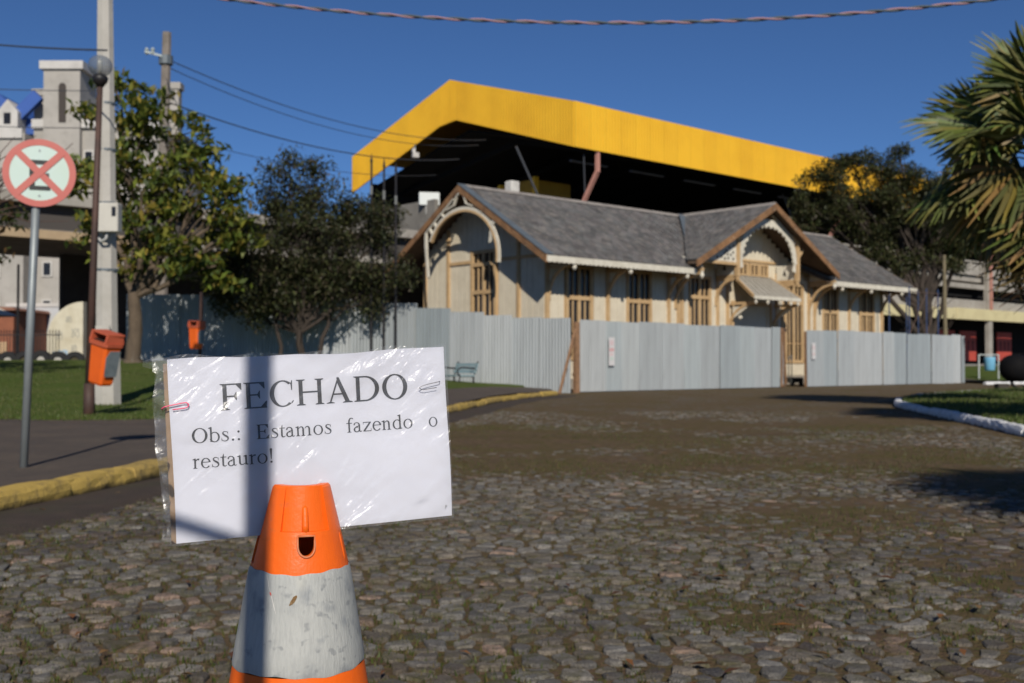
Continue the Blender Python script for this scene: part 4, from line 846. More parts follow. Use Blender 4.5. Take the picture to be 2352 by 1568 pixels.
# ------------------------------------------------------------------ trees
m_bark = mat('bark', (.12, .088, .06), .95, noise_col=(.065, .048, .034), nscale=6, noise2=((.24, .21, .17), 3, .58, .75, .6), bump=.8, bscale=25, stretch=(1, 1, .35))
m_barkd = mat('bark_dark', (.05, .038, .03), .95, noise_col=(.03, .024, .02), nscale=6, bump=.6, bscale=25, stretch=(1, 1, .35))
def leaves(name, C, n_per, spread, size, cols, parent, aspect=.45, droop=.3, m=None, flat=.6):
    """diamond leaves scattered round clump centres C"""
    C = np.asarray(C); n = len(C) * n_per; ci = np.repeat(np.arange(len(C)), n_per)
    off = RNG.normal(0, 1, (n, 3)); off /= np.maximum(np.linalg.norm(off, axis=1, keepdims=True), .01); off *= (RNG.random((n, 1)) ** .5) * spread; off[:, 2] *= flat
    P = C[ci] + off; dr = RNG.normal(0, 1, (n, 3)); dr[:, 2] -= droop; dr /= np.linalg.norm(dr, axis=1, keepdims=True)
    up = RNG.normal(0, .7, (n, 3)); up[:, 2] += 1.2; sd_ = np.cross(dr, up); sd_ /= np.maximum(np.linalg.norm(sd_, axis=1, keepdims=True), .01)
    s_ = size * RNG.uniform(.6, 1.35, (n, 1)); nrm = np.cross(sd_, dr)
    V = np.stack([P - dr * s_ * .5, P + sd_ * s_ * aspect * .5 + nrm * s_ * .08, P + dr * s_ * .5, P - sd_ * s_ * aspect * .5 + nrm * s_ * .08], 1).reshape(-1, 3)
    cc = np.asarray(cols); w = RNG.random(len(C)); base = cc[(RNG.integers(0, len(cc), n) + 0 * ci) % len(cc)] * RNG.uniform(.75, 1.3, (n, 1)) * (0.8 + .4 * w[ci])[:, None]
    T = np.repeat(np.concatenate([base, np.ones((n, 1))], 1), 4, 0)
    return fastmesh(name, V, np.arange(4 * n).reshape(-1, 4), m or m_leaf, parent, tint=T)
def limb(mb, p, q, r0, r1, wob=.12, n=6):
    p, q = Vector(p), Vector(q); L_ = (q - p).length; pts_ = []
    for i in range(n + 1):
        t = i / n; k = math.sin(math.pi * t) * L_ * wob; pts_.append(p.lerp(q, t) + Vector((random.uniform(-k, k) * .5, random.uniform(-k, k) * .5, random.uniform(-k, k) * .3)))
    mb.tube(pts_, [r0 + (r1 - r0) * i / n for i in range(n + 1)], 7); return pts_
def tree(name, label, base, lobes, trunk_r, fork_h, leafspec, cat='tree', barkm=None, group=None, twigs=True):
    """lobes: list of (dx, dy, z, radius) relative to the base; trunk forks towards every lobe"""
    t = thing(name, label, cat, base, 0, group); tm = MB(); bm2 = MB(); f = Vector((random.uniform(-.1, .1), random.uniform(-.1, .1), fork_h))
    limb(tm, (0, 0, -.2), f, trunk_r * 1.25, trunk_r * .85, .08); tm.tube([(0, 0, -.25), (0, 0, .06), (0, 0, .22)], [trunk_r * 2.0, trunk_r * 1.6, trunk_r * 1.15], 9)
    tm.build('trunk', barkm or m_bark, t, smooth=True); C = []
    for (dx, dy, z, r_) in lobes:
        ps = limb(bm2, f - Vector((0, 0, .25)), (dx, dy, z), trunk_r * .55, trunk_r * .16, .14)
        for k in range(max(4, int(r_ * r_ * leafspec['dens']))):
            v = RNG.normal(0, 1, 3); v /= np.linalg.norm(v); rr_ = r_ * (random.random() ** .4); c = (dx + v[0] * rr_, dy + v[1] * rr_, z + v[2] * rr_ * .8); C.append(c)
            if twigs and k % 2 == 0: limb(bm2, ps[random.randint(3, 6)], c, trunk_r * .13, trunk_r * .04, .12, 3)
    bm2.build('branches', barkm or m_bark, t)
    leaves('crown', C, leafspec['n'], leafspec['spread'], leafspec['size'], leafspec['cols'], t, leafspec.get('aspect', .45), leafspec.get('droop', .3), flat=leafspec.get('flat', .6)); return t
YG = [(0.168, 0.198, 0.03), (0.114, 0.15, 0.024), (0.228, 0.228, 0.036), (0.078, 0.108, 0.022), (0.054, 0.084, 0.019), (0.204, 0.198, 0.036), (0.06, 0.09, 0.024), (0.252, 0.192, 0.036), (0.132, 0.156, 0.026)]
tree('leafy_tree', 'yellowish green leafy tree behind the concrete pole, left of the wooden house', (-10.55, 30.5, .80),
     [(-0.34, 0.0, 7.03, 1.4), (1.01, 0.34, 6.36, 1.34), (-1.01, 0.22, 5.35, 1.4), (0.34, -0.45, 4.79, 1.51), (1.79, 0.22, 4.57, 1.29), (2.8, 0.0, 4.9, 0.78), (2.63, 0.11, 3.78, 0.95), (1.34, -0.22, 3.11, 1.18), (0.11, 0.11, 3.33, 1.12), (2.24, 0.22, 2.83, 0.84), (-1.01, 0.22, 3.89, 0.9), (1.9, 0.22, 5.74, 0.67)],
     .19, 2.2, dict(dens=11, n=38, spread=.48, size=.28, cols=YG, aspect=.42, droop=.6))
DK = [(0.052, 0.063, 0.026), (0.045, 0.054, 0.023), (0.077, 0.069, 0.033), (0.068, 0.056, 0.034), (0.081, 0.09, 0.031), (0.037, 0.046, 0.022)]
tree('dark_tree', 'dense dull dark green tree with thin leaning stems left of the wooden house', (-6.35, 33.1, .45),
     [(-0.32, 0.0, 5.57, 1.16), (0.58, 0.25, 5.25, 1.0), (1.37, 0.25, 4.41, 1.16), (-1.26, 0.11, 4.51, 1.16), (0.0, -0.32, 4.2, 1.37), (1.05, 0.0, 3.26, 1.21), (-0.84, -0.21, 3.15, 1.26), (-1.78, 0.0, 2.73, 0.95), (0.11, -0.21, 2.73, 1.05), (2.1, 0.25, 3.36, 0.84), (-1.99, 0.11, 3.68, 0.73), (-1.05, -0.21, 2.1, 0.73), (-0.37, 0.0, 6.46, 0.37), (0.37, 0.0, 6.3, 0.32), (2.42, 0.25, 4.41, 0.63), (2.1, 0.2, 5.0, 0.8), (2.0, 0.1, 2.4, 0.7), (-2.7, 0, 3.3, 0.8), (-2.5, 0.1, 2.4, 0.7), (2.7, 0.1, 3.3, 0.7), (-2.2, 0, 4.3, 0.6)],
     .11, 1.6, dict(dens=18, n=120, spread=.48, size=.135, cols=DK, aspect=.42, droop=.1, flat=.9), barkm=m_barkd)
sm = bpy.data.objects.get('dark_tree'); sb = MB()
limb(sb, (.42, -.3, -.3), (.95, 0, 2.6), .085, .05, .05); limb(sb, (-.42, -.2, -.3), (-.85, 0, 2.2), .075, .045, .06); limb(sb, (.05, -.3, -.2), (-.1, -.2, 2.3), .06, .04, .05); sb.build('stem', m_barkd, sm, smooth=True)
DK2 = [(.062, .074, .025), (.05, .06, .021), (.08, .076, .03), (.06, .05, .026), (.036, .043, .018)]
tree('feathery_tree', 'fine-leaved dark tree behind the right end of the fence, in front of the yellow roof', (22.0, 58.0, .1),
     [(-5.46, 0, 10.37, 1.4), (-3.7, 0.3, 11.29, 1.17), (-5.69, 0.2, 8.55, 1.4), (-3.82, 0, 9.01, 1.4), (-1.95, 0.2, 10.49, 1.35), (-0.43, 0, 10.15, 1.17), (-1.6, -0.2, 8.78, 1.52), (-3.0, 0, 6.95, 1.29), (-0.08, 0.2, 8.55, 1.4), (-4.87, 0.1, 6.38, 1.05), (1.21, 0, 9.23, 1.17), (-1.48, 0, 12.08, 0.41), (-6.51, 0, 9.46, 0.7), (0.98, 0.2, 6.61, 1.05), (0.4, 0, 9.9, 1.25), (1.4, 0.1, 8.9, 1.3), (2.0, 0, 7.7, 1.2), (-0.9, 0.1, 10.6, 1.0), (-2.0, 0.1, 9.3, 1.2), (-3.4, 0, 5.9, 1.0), (-1.2, -0.1, 5.9, 1.15), (0.7, 0, 6.2, 1.1), (-2.3, 0.1, 7.0, 1.1)],
     .27, 3.8, dict(dens=10, n=150, spread=.58, size=.21, cols=DK2, aspect=.36, droop=.2, flat=.8), barkm=m_barkd)
tb = MB(); tro = bpy.data.objects.get('feathery_tree')
for q in ((-3.4, .2, 6.4), (.4, -.1, 6.6), (1.4, 0, 5.8), (-1.6, 0, 6.8)): limb(tb, (.05, 0, 1.5), q, .17, .09, .06)
for k in range(14): limb(tb, (random.uniform(-.6, .6), random.uniform(-.3, .3), random.uniform(1.2, 3)), (random.uniform(-2.6, 1.6), random.uniform(-.6, .4), random.uniform(1.8, 4.6)), .035, .012, .2, 4)
tb.build('bare_branches', m_barkd, tro)
LG = [(.06, .085, .02), (.045, .065, .018), (.09, .085, .025), (.12, .07, .03)]
tree('edge_tree', 'tree at the left picture edge with drooping green and reddish leaves above the lawn', (-12.6, 22.5, .35),
     [(1.75, .3, 3.55, .62), (1.0, 0, 4.3, .9), (0, 0, 5.2, 1.6), (-1.5, .4, 4.6, 1.6), (.4, -.3, 6.2, 1.0), (1.5, .2, 2.95, .5), (-.6, -.8, 3.8, 1.2)],
     .16, 2.2, dict(dens=10, n=36, spread=.45, size=.2, cols=LG, aspect=.4, droop=.8))
tb = MB(); tro = bpy.data.objects.get('edge_tree')
for k in range(22): limb(tb, (1.0 + random.uniform(-.3, .5), .2, 3.4 + random.uniform(0, .5)), (1.9 + random.uniform(-.3, 1.6), random.uniform(-.5, .5), 3.6 + random.uniform(-.2, 1.7)), .022, .007, .16, 4)
tb.build('bare_twigs', mat('reddish_twigs', (.085, .05, .04), .9), tro)

# fan palms on the island
m_frond = leafmat('palm_leaf', .2)
def fan_mesh(nray, rad, cols, droop, seed):
    rn = random.Random(seed); V = []; Fs = []; T = []
    spread = R(118)
    for k in range(nray):
        a = -spread + 2 * spread * (k + .5) / nray; da = spread / nray * .98; L_ = rad * (1 - .25 * (abs(a) / spread) ** 2) * rn.uniform(.9, 1.08); c = [v * rn.uniform(.8, 1.2) for v in rn.choice(cols)]
        i0 = len(V); fold = .035 * rad * (1 if k % 2 else -1)
        for t, wv in ((.04, 1), (.58, 1), (.80, .55), (1.0, .08)):
            dz = -droop * rad * t * t * t * rn.uniform(.7, 1.4); zz = dz - .10 * rad * (abs(a) / spread) ** 2 * t; bend = rn.uniform(-.02, .02) * t
            for s_ in (-1, 0, 1):
                ang = a + s_ * da * wv + bend; V.append((L_ * t * math.sin(ang), L_ * t * math.cos(ang), zz + (fold if s_ == 0 else 0) * min(1, t * 2) * wv)); T.append((*([v * (1.5 if t > .9 else 1) for v in c]), 1))
        for r_ in range(3):
            for s_ in range(2): q = i0 + r_ * 3 + s_; Fs.append((q, q + 1, q + 4, q + 3))
    me = bpy.data.meshes.new('frond'); me.from_pydata(V, [], Fs); me.materials.append(m_frond); at_ = me.color_attributes.new('tint', 'FLOAT_COLOR', 'POINT'); at_.data.foreach_set('color', np.asarray(T, dtype=np.float32).ravel()); return me
GP = [(.115, .135, .034), (.165, .165, .045), (.08, .10, .03), (.20, .185, .06)]; OP = [(.19, .165, .045), (.26, .20, .06), (.13, .13, .038)]; DP = [(.28, .19, .085), (.20, .13, .06), (.14, .09, .045)]
FM = [fan_mesh(34, 1.0, GP, .18, 1), fan_mesh(34, 1.0, GP, .30, 2), fan_mesh(32, .95, OP, .42, 3), fan_mesh(30, .9, DP, .75, 4)]
def palm(loc, seed, label, h=3.35, size=1.0):
    rn = random.Random(seed); t = thing('fan_palm', label, 'palm', loc, 0, 'fan palms on the grass island'); t.scale = (size,) * 3
    tm = MB(); tm.tube([(0, 0, -.3), (0, 0, .4), (.02, 0, h * .6), (0, 0, h + .2)], [.33, .25, .2, .22], 10); tm.build('trunk', m_barkd, t, smooth=True)
    n = 64
    for k in range(n):
        el = 84 - 165 * (k / n) ** .9 + rn.uniform(-8, 8); az = k * 137.5 + rn.uniform(-14, 14); pl2 = rn.uniform(.75, 1.5) * (1 if el > -20 else .75)
        dr = Vector((math.cos(R(az)) * math.cos(R(el)), math.sin(R(az)) * math.cos(R(el)), math.sin(R(el)))); b0 = Vector((0, 0, h + .1 - .5 * (k / n))); tip = b0 + dr * pl2 + Vector((0, 0, -.12 * pl2))
        me = FM[0] if el > 35 else (FM[rn.choice((0, 1, 0, 2))] if el > -15 else FM[rn.choice((2, 1, 2, 0))] if el > -50 else FM[rn.choice((3, 2))])
        fr = bpy.data.objects.new('frond', me); link(fr, t)
        yv = (dr + Vector((0, 0, -.35))).normalized(); xv = yv.cross(Vector((0, 0, 1)));
        if xv.length < .05: xv = Vector((1, 0, 0))
        xv = xv.normalized(); zv = xv.cross(yv); M = Matrix((xv, yv, zv)).transposed().to_4x4() @ Matrix.Rotation(rn.uniform(-1.25, 1.25), 4, 'Y'); M.translation = tip; fr.matrix_local = M @ Matrix.Scale(rn.uniform(1.05, 1.45), 4)
        pm = MB(); pm.tube([b0, b0.lerp(tip, .5) + Vector((0, 0, .05)), tip], [.022, .016, .012], 5); pm.build('petiole', mat('petiole', (.13, .10, .045), .7), t)
    return t
palm((9.78, 20.0, .2), 5, 'bushy fan palm with yellowing lower fronds at the right picture edge', 4.45)
palm((8.45, 12.0, .14), 6, 'fan palm on the island just outside the right picture edge, second from the camera', 5.2, .8)
palm((5.1, .75, .14), 9, 'fan palm on the island nearest the camera, outside the picture at right', 5.6, .68)
palm((15.0, 19.0, .18), 12, 'fan palm on the island outside the picture, behind the row by the road', 4.4)

# ------------------------------------------------------------------ posts, poles, wires
m_concp = mat('pole_concrete', (.44, .42, .38), .9, noise_col=(.36, .34, .30), nscale=2.2, noise2=((.28, .26, .23), 10, .58, .75, .5), bump=.2, bscale=40)
m_brown = mat('brown_post_paint', (.055, .032, .026), .65, noise_col=(.10, .05, .035), nscale=3, noise2=((.14, .065, .05), 1.5, .6, .72, .7))
lp_ = thing('street_lamp', 'slim dark brown street lamp with a clear glass globe, left of the concrete pole', 'lamp', (-5.98, 15.5, .15))
mb = MB(); mb.tube([(0, 0, -.1), (0, 0, .45)], [.085, .075], 10); mb.tube([(0, 0, .45), (.06, 0, 2.6), (.12, 0, 4.72)], [.06, .047, .04], 10); mb.build('post', m_brown, lp_, smooth=True)
mb = MB(); mb.lathe([(.04, 4.66), (.10, 4.74), (.115, 4.80), (.07, 4.84)], 14, (.12, 0)); mb.build('collar', m_blk, lp_, smooth=True)
m_globe = mat('globe_glass', (.17, .20, .24), .06, spec=.6, alpha=.55)
gl = MB(); gl.lathe([(.02 + .148 * math.sin(R(a)), 4.965 - .148 * math.cos(R(a))) for a in range(15, 176, 10)], 24, (.12, 0)); gl.build('globe', m_globe, lp_, smooth=True)
gl = MB(); gl.lathe([(.02, 4.84), (.022, 4.94), (.035, 4.98), (.03, 5.04), (.008, 5.07)], 12, (.12, 0)); gl.build('bulb', mat('bulb_glass', (.75, .70, .55), .3), lp_, smooth=True)
# tapered octagonal concrete pole with meter box
cp = thing('concrete_pole', 'tall tapered concrete utility pole with a grey meter box and conduit', 'utility pole', (-6.64, 18.0, .2)); cp.scale = (1.1,) * 3
mb = MB(); mb.tube([(0, 0, -.2), (-.02, 0, 1.0)], [.205, .195], 8); mb.tube([(-.02, 0, 1.0), (-.06, 0, 4.0), (-.12, 0, 9.2)], [.165, .14, .085], 8); mb.build('pole', m_concp, cp)
mb = MB(); mb.box(-.14, .1, -.225, -.19, .95, 1.18); mb.build('plate', m_concp, cp); MB().box(-.09, .05, -.235, -.226, 1.03, 1.12).build('plate_slot', mat('slot_dark', (.06, .055, .05), .9), cp)
for z in (2.0, 2.6, 3.0, 3.8, 4.5): mb = MB(); mb.tube([(.0 - .012 * z, 0, z), (-.012 * z, 0, z + .035)], .186 - .012 * z, 10); mb.build('strap', m_lead, cp)
bx_ = MB(); bx_.bbox(-.07, .26, -.36, -.17, 2.56, 2.98, .015); o = bx_.build('meter_box', mat('box_grey', (.52, .50, .44), .6, noise_col=(.46, .44, .39), nscale=4), cp); MB().box(.17, .23, -.364, -.361, 2.78, 2.92).build('box_window', m_glass, o)
mb = MB(); mb.tube([(-.125, -.16, 4.1), (-.115, -.18, 2.65), (-.10, -.20, 2.50), (-.02, -.25, 2.42), (.06, -.27, 2.46), (.08, -.27, 2.58)], .022, 7); mb.build('conduit', mat('conduit_grey', (.45, .45, .43), .5), cp, smooth=True)
mb = MB(); mb.beam((-.35, 0, 7.3), (.25, 0, 7.35), .08, .08); mb.build('crossarm', m_lead, cp)
pb2 = thing('concrete_pole', 'weathered concrete pole with insulators rising behind the leafy tree', 'utility pole', (-13.0, 40.5, .9))
mb = MB(); mb.tube([(0, 0, 0), (.03, 0, 6), (.16, 0, 12.3)], [.26, .21, .165], 8); mb.build('pole', mat('old_pole', (.22, .19, .165), .95, noise_col=(.15, .13, .11), nscale=3), pb2)
mb = MB(); mb.tube([(.13, 0, 11.1), (.13, 0, 11.42)], .26, 10); mb.tube([(.12, 0, 8.6), (.12, 0, 8.75)], .24, 10); mb.build('clamp', m_lead, pb2)
mb = MB(); mb.beam((.1, -.2, 11.35), (-.55, -.3, 11.5), .07, .07); [mb.lathe([(.03, 11.4), (.09, 11.46), (.05, 11.52), (.09, 11.58), (.03, 11.66)], 8, (x, -.25)) for x in (-.5, -.28)]; mb.build('insulator', mat('insulator', (.35, .40, .40), .4), pb2)
for k, (x, Y, zt) in enumerate(((-4.25, 33.0, 6.95), (-3.87, 33.0, 6.8), (-3.50, 32.9, 6.65))):
    fp = thing('flagpole', ('leftmost', 'middle', 'rightmost')[k] + ' of three thin dark poles standing before the fence left of the house', 'pole', (x, Y, gz(x)), 0, 'thin dark poles before the fence')
    mb = MB(); mb.tube([(0, 0, -.1), (0, 0, zt - gz(x))], [.042, .032], 8); mb.build('shaft', m_blk, fp); mb = MB(); mb.lathe([(.012, zt - gz(x)), (.045, zt - gz(x) + .03), (.02, zt - gz(x) + .2), (.004, zt - gz(x) + .3)], 8); mb.build('finial', m_blk, fp)
    mb = MB(); mb.tube([(0, 0, 5.35 - .12 * k), (0, 0, 5.62 - .12 * k)], .044, 8); mb.build('band', mat('pole_band', (.16, .165, .16), .6), fp)
tp = thing('timber_pole', 'thin pale timber pole standing behind the right end of the fence', 'pole', (21.2, 53.5, 0)); mb = MB(); mb.tube([(0, 0, 0), (-.05, 0, 6.2)], [.11, .08], 7); mb.build('shaft', mat('pole_wood', (.20, .165, .10), .9, noise_col=(.13, .11, .07), nscale=3), tp)

def wire(label, pts_, sag, r_, m, name='power_wire', n=24):
    p, q = Vector(pts_[0]), Vector(pts_[1]); mb = MB(); mb.tube([p.lerp(q, i / n) + Vector((0, 0, -4 * sag * (i / n) * (1 - i / n))) for i in range(n + 1)], r_ * .7, 6); o = mb.build(name, m, None); return tag(o, label, 'cable', 'power wires at left')
m_wire = mat('wire_black', (.045, .05, .06), .6)
T2 = (-12.87, 40.3, 12.2)
wire('upper sagging power wire from the weathered pole to the yellow roof', (T2, (-1.5, 62, 13.6)), .9, .03, m_wire)
wire('second power wire from the weathered pole, just below the uppermost one', ((-12.85, 40.3, 11.9), (-1.9, 62, 13.3)), .95, .025, m_wire)
wire('thicker middle power cable passing in front of the yellow roof', ((-12.85, 40.3, 10.6), (-3.0, 62, 12.5)), .75, .04, m_wire)
wire('lowest thin power wire below the cable, crossing the left end of the roof', ((-12.85, 40.3, 9.4), (-4.3, 62, 11.6)), .55, .022, m_wire)
wire('short wire drooping from the weathered pole clamp into the leafy tree', ((-12.75, 40.2, 11.4), (-9.8, 36.0, 7.9)), .5, .025, m_wire)
wire('power cable from the left edge across to the concrete pole, with a black splice', ((-22.0, 28.0, 11.2), (-6.1, 16.4, 5.6)), .5, .02, m_wire)
wire('thin power wire low across the castle tower to the weathered pole', ((-32.0, 38.0, 10.6), (-12.9, 40.2, 9.6)), .5, .022, m_wire)
wire('thin power wire from the left edge to the top of the weathered pole', ((-32.0, 37.0, 11.9), (-12.9, 40.2, 11.0)), .6, .022, m_wire)
# twisted festoon cable over the road
fc = thing('festoon_cable', 'twisted pink and dark cable sagging across the sky at the top', 'cable', (0, 8.0, 0))
def fest(t): x = -2.6 + 7.2 * t; return Vector((x, .0, 3.385 + .022 * (x - .72) ** 2))
for s_, c in ((0, (.30, .175, .20)), (1, (.07, .09, .105))):
    pts_ = []; n = 300
    for i in range(n + 1):
        p = fest(-.6 + 2.2 * i / n); a = 2 * math.pi * (p.x / .34) + math.pi * s_; pts_.append(p + Vector((0, .0075 * math.cos(a), .0075 * math.sin(a))))
    MB().tube(pts_, .0085, 6).build('strand', mat('strand_%d' % s_, c, .7), fc, smooth=True)

# ------------------------------------------------------------------ round no-stopping sign
m_galv = mat('galvanised_steel', (.26, .285, .29), .5, metal=.35, noise_col=(.21, .235, .24), nscale=6)
rs = thing('no_stopping_sign', 'round red-rimmed sign with a crossed-out letter E on a grey pole', 'road sign', (-3.575, 8.02, .12), R(19))
mb = MB(); mb.tube([(-.0, .03, -.1), (.085, .03, 2.36)], .029, 12); mb.build('pole', m_galv, rs, smooth=True)
sg = (.095, 2.165)
def disc(r_, y0, y1, m, name, par): mb = MB(); mb.prism([(sg[0] + r_ * math.cos(2 * math.pi * k / 48), sg[1] + r_ * math.sin(2 * math.pi * k / 48)) for k in range(48)], 'y', y0, y1); return mb.build(name, m, par)
pt = disc(.252, -.010, -.006, m_galv, 'plate', rs)
disc(.250, -.0115, -.0102, mat('sign_white_reflection', (.50, .62, .54), .45, noise_col=(.54, .66, .66), nscale=2), 'white_face', pt)  # white face tinted green to cyan in place of a reflection
m_sred = mat('sign_red', (.50, .135, .11), .5, noise_col=(.47, .11, .09), nscale=5); m_sblk = mat('sign_black', (.018, .02, .02), .5)
mb = MB(); mb.strip(arc(*sg, .2505, .2505, 0, 360, 64), arc(*sg, .204, .204, 0, 360, 64), 'y', -.0145, -.0122); mb.build('red_rim', m_sred, pt)
el = MB(); ex_, ez = sg; [el.box(ex_ + a, ex_ + b_, -.0136, -.012, ez + c, ez + e) for a, b_, c, e in ((-.068, -.03, -.128, .095), (-.03, .072, .062, .095), (-.03, .066, -.034, .0), (-.03, .076, -.128, -.095))]; el.build('letter_e', m_sblk, pt)
xb = MB()
for sgn, yo in ((1, -.0172), (-1, -.0150)): xb.beam((ex_ - .158, yo, ez - .158 * sgn), (ex_ + .158, yo, ez + .158 * sgn), .0018, .048, up=(0, 0, 1)) if False else xb.prism([(ex_ - .175 + .0, ez - .141 * sgn), (ex_ - .141, ez - .175 * sgn), (ex_ + .175, ez + .141 * sgn), (ex_ + .141, ez + .175 * sgn)][::sgn], 'y', yo, yo + .0019)
xb.build('red_cross', m_sred, pt)
rv = MB(); [rv.lathe([(.006, -.004), (.006, .004)], 8) for _ in (0,)]
bl = MB(); [bl.prism([(ex_ + .008 * math.cos(k), ez + z + .008 * math.sin(k)) for k in np.linspace(0, 5.5, 8)], 'y', -.0165, -.0122) for z in (.165, -.168)]; bl.build('bolt', m_galv, pt)

# ------------------------------------------------------------------ orange litter bins on posts
m_or = mat('bin_orange', (.78, .125, .012), .45, noise_col=(.68, .105, .012), nscale=4); m_or2 = mat('bin_lid_faded', (.52, .11, .05), .6, noise_col=(.42, .085, .04), nscale=5)
m_stk = mat('bin_sticker', (.16, .19, .20), .4, noise_col=(.10, .125, .135), nscale=9)
def bin_(label, loc, rz, tilt, s_=1.0, own_post=None):
    t = thing('litter_bin', label, 'bin', loc, rz, 'orange litter bins on posts'); t.rotation_euler = (0, tilt, rz); t.scale = (s_,) * 3
    mb = MB()
    def rr(w, dd, z, c=.035): return [(-w + c, -dd, z), (w - c, -dd, z), (w, -dd + c, z), (w, dd - c, z), (w - c, dd, z), (-w + c, dd, z), (-w, dd - c, z), (-w, -dd + c, z)]
    rings = rr(.13, .10, 0, .03) + rr(.145, .115, .03) + rr(.175, .14, .55); Fs = [tuple(range(7, -1, -1))] + [(k * 8 + i, k * 8 + (i + 1) % 8, k * 8 + 8 + (i + 1) % 8, k * 8 + 8 + i) for k in (0, 1) for i in range(8)]; mb.add(rings, Fs); mb.build('body', m_or, t)
    ld = MB(); rings = rr(.195, .16, .551, .04) + rr(.2, .165, .60, .04); ld.add(rings, [tuple(range(7, -1, -1)), tuple(range(8, 16))] + [(i, (i + 1) % 8, 8 + (i + 1) % 8, 8 + i) for i in range(8)])
    ld.prism([(-.15, .602), (.15, .602), (.12, .71), (-.13, .71)], 'x', -.185, -.15); ld.prism([(-.15, .602), (.15, .602), (.12, .71), (-.13, .71)], 'x', .15, .185); ld.add([(-.185, -.13, .712), (.185, -.13, .712), (.2, .13, .712), (-.2, .13, .712), (-.185, -.13, .735), (.185, -.13, .735), (.2, .13, .735), (-.2, .13, .735)], [(3, 2, 1, 0), (4, 5, 6, 7), (0, 1, 5, 4), (1, 2, 6, 5), (2, 3, 7, 6), (3, 0, 4, 7)]); ld.box(-.149, .149, .13, .15, .602, .71); ld.build('lid', m_or2, t)
    op = MB(); op.box(-.148, .148, -.10, .128, .603, .62); op.build('opening', mat('bin_inside', (.03, .012, .008), .9), t)
    st_ = MB(); st_.prism([(-.09, .14), (.10, .14), (.115, .50), (-.05, .50), (-.105, .40)], 'x', .174, .182); so = st_.build('sticker_plate', m_stk, t)
    if own_post is not None: mb = MB(); mb.tube([(-.1, .22, -own_post), (-.1, .22, 1.5)], .05, 8); mb.build('post', m_brown, t)
    return t
bin_('large orange litter bin tilted on the brown lamp post', (-5.72, 15.22, .60), R(-33), R(13), 1.0)
bin_('small-looking orange litter bin farther back before the dappled fence', (-8.28, 28.7, 1.27), R(-33), R(2), 1.0, own_post=.8)

# ------------------------------------------------------------------ bench, far bin, black sculpture, scaffold, floodlight, hand truck
bn = thing('park_bench', 'pale blue slatted park bench with black looped iron ends by the fence', 'bench', (-1.62, 32.2, .12), R(-62))
m_slat = mat('bench_paint', (.30, .42, .45), .6, noise_col=(.25, .36, .39), nscale=5)
for k in range(4): MB().box(-.75, .75, -.22 + k * .115, -.13 + k * .115, .40, .43).build('seat_slat', m_slat, bn)
for k in range(3): o = MB().beam((-.75, .25 + .035 * k, .53 + .1 * k), (.75, .25 + .035 * k, .53 + .1 * k), .025, .085).build('back_slat', m_slat, bn)
for x in (-.66, .66):
    mb = MB(); mb.tube([(x, -.30, 0), (x, -.24, .2), (x, -.22, .40), (x, .22, .40), (x, .30, .55), (x, .36, .82)], .028, 7); mb.tube([(x, .30, 0), (x, .22, .2), (x, .22, .40)], .028, 7); mb.tube([(x, -.22, .40), (x, -.30, .52), (x, -.24, .63), (x, -.10, .655), (x, .12, .63), (x, .27, .62)], .024, 7); mb.build('end_frame', m_blk, bn, smooth=True)
fbn = thing('litter_bin', 'light blue litter bin hung between two white posts near the red doors', 'bin', (21.4, 49.3, .35), R(10))
mb = MB(); [mb.tube([(x, 0, -.3), (x, 0, .95)], .035, 7) for x in (-.42, .55)]; mb.tube([(-.42, 0, .93), (.55, 0, .93)], .025, 6); mb.build('frame', mat('bin_frame_white', (.45, .48, .46), .6), fbn)
mb = MB(); mb.lathe([(.19, .22), (.22, .25), (.25, .80), (.25, .83)], 16, (.12, 0)); mb.build('bucket', mat('bin_light_blue', (.16, .42, .62), .5, noise_col=(.25, .5, .62), nscale=4), fbn, smooth=True)
ip_ = thing('iron_sculpture', 'round black metal form on a bent leg and blocks at the right picture edge', 'sculpture', (15.72, 34.2, .06))
mb = MB(); mb.lathe([(.06 + .44 * math.sin(R(a)) * (1 + .05 * math.cos(R(2 * a))), .68 - .42 * math.cos(R(a))) for a in range(5, 176, 10)], 22); mb.build('body', mat('black_cast_iron', (.004, .004, .005), .8, spec=.15, noise_col=(.007, .006, .006), nscale=5), ip_, smooth=True)
mb = MB(); mb.tube([(-.15, -.05, .34), (-.14, -.05, .2), (-.02, -.05, .06), (.2, -.02, .04), (.42, 0, .1)], .05, 7); mb.tube([(.42, 0, .04), (.52, 0, .5), (.55, .05, 1.0)], .06, 7); mb.build('leg', m_blk, ip_, smooth=True)
mb = MB(); mb.bbox(-.62, -.28, -.2, .14, 0, .2, .02); mb.bbox(.3, .8, -.25, .2, 0, .16, .02); mb.build('base_block', mat('dark_block', (.05, .042, .036), .9), ip_)
sf = thing('scaffold', 'dark blue tube scaffold behind the fence at the right end of the house', 'scaffold', (19.4, 51.2, 0), ANG)
m_sblue = mat('scaffold_blue', (.035, .06, .14), .5)
for x, y in ((-1.6, 0), (0, 0), (1.1, 0), (-1.6, 1.0), (0, 1), (1.1, 1)): mb = MB(); mb.tube([(x, y, 0), (x, y, 4.4)], .03, 6); mb.build('standard', m_sblue, sf)
mb = MB(); [mb.tube([(-1.6, y, z), (1.1, y, z)], .024, 6) for y in (0, 1) for z in (2.2, 4.2)]; [mb.tube([(a, 0, z0), (b_, 0, z1)], .02, 6) for a, b_, z0, z1 in ((-1.6, 0, 2.2, 4.2), (0, -1.6, 2.2, 4.2), (0, 1.1, 2.2, 4.2))]; mb.build('brace', mat('scaffold_brace', (.10, .065, .05), .7), sf)
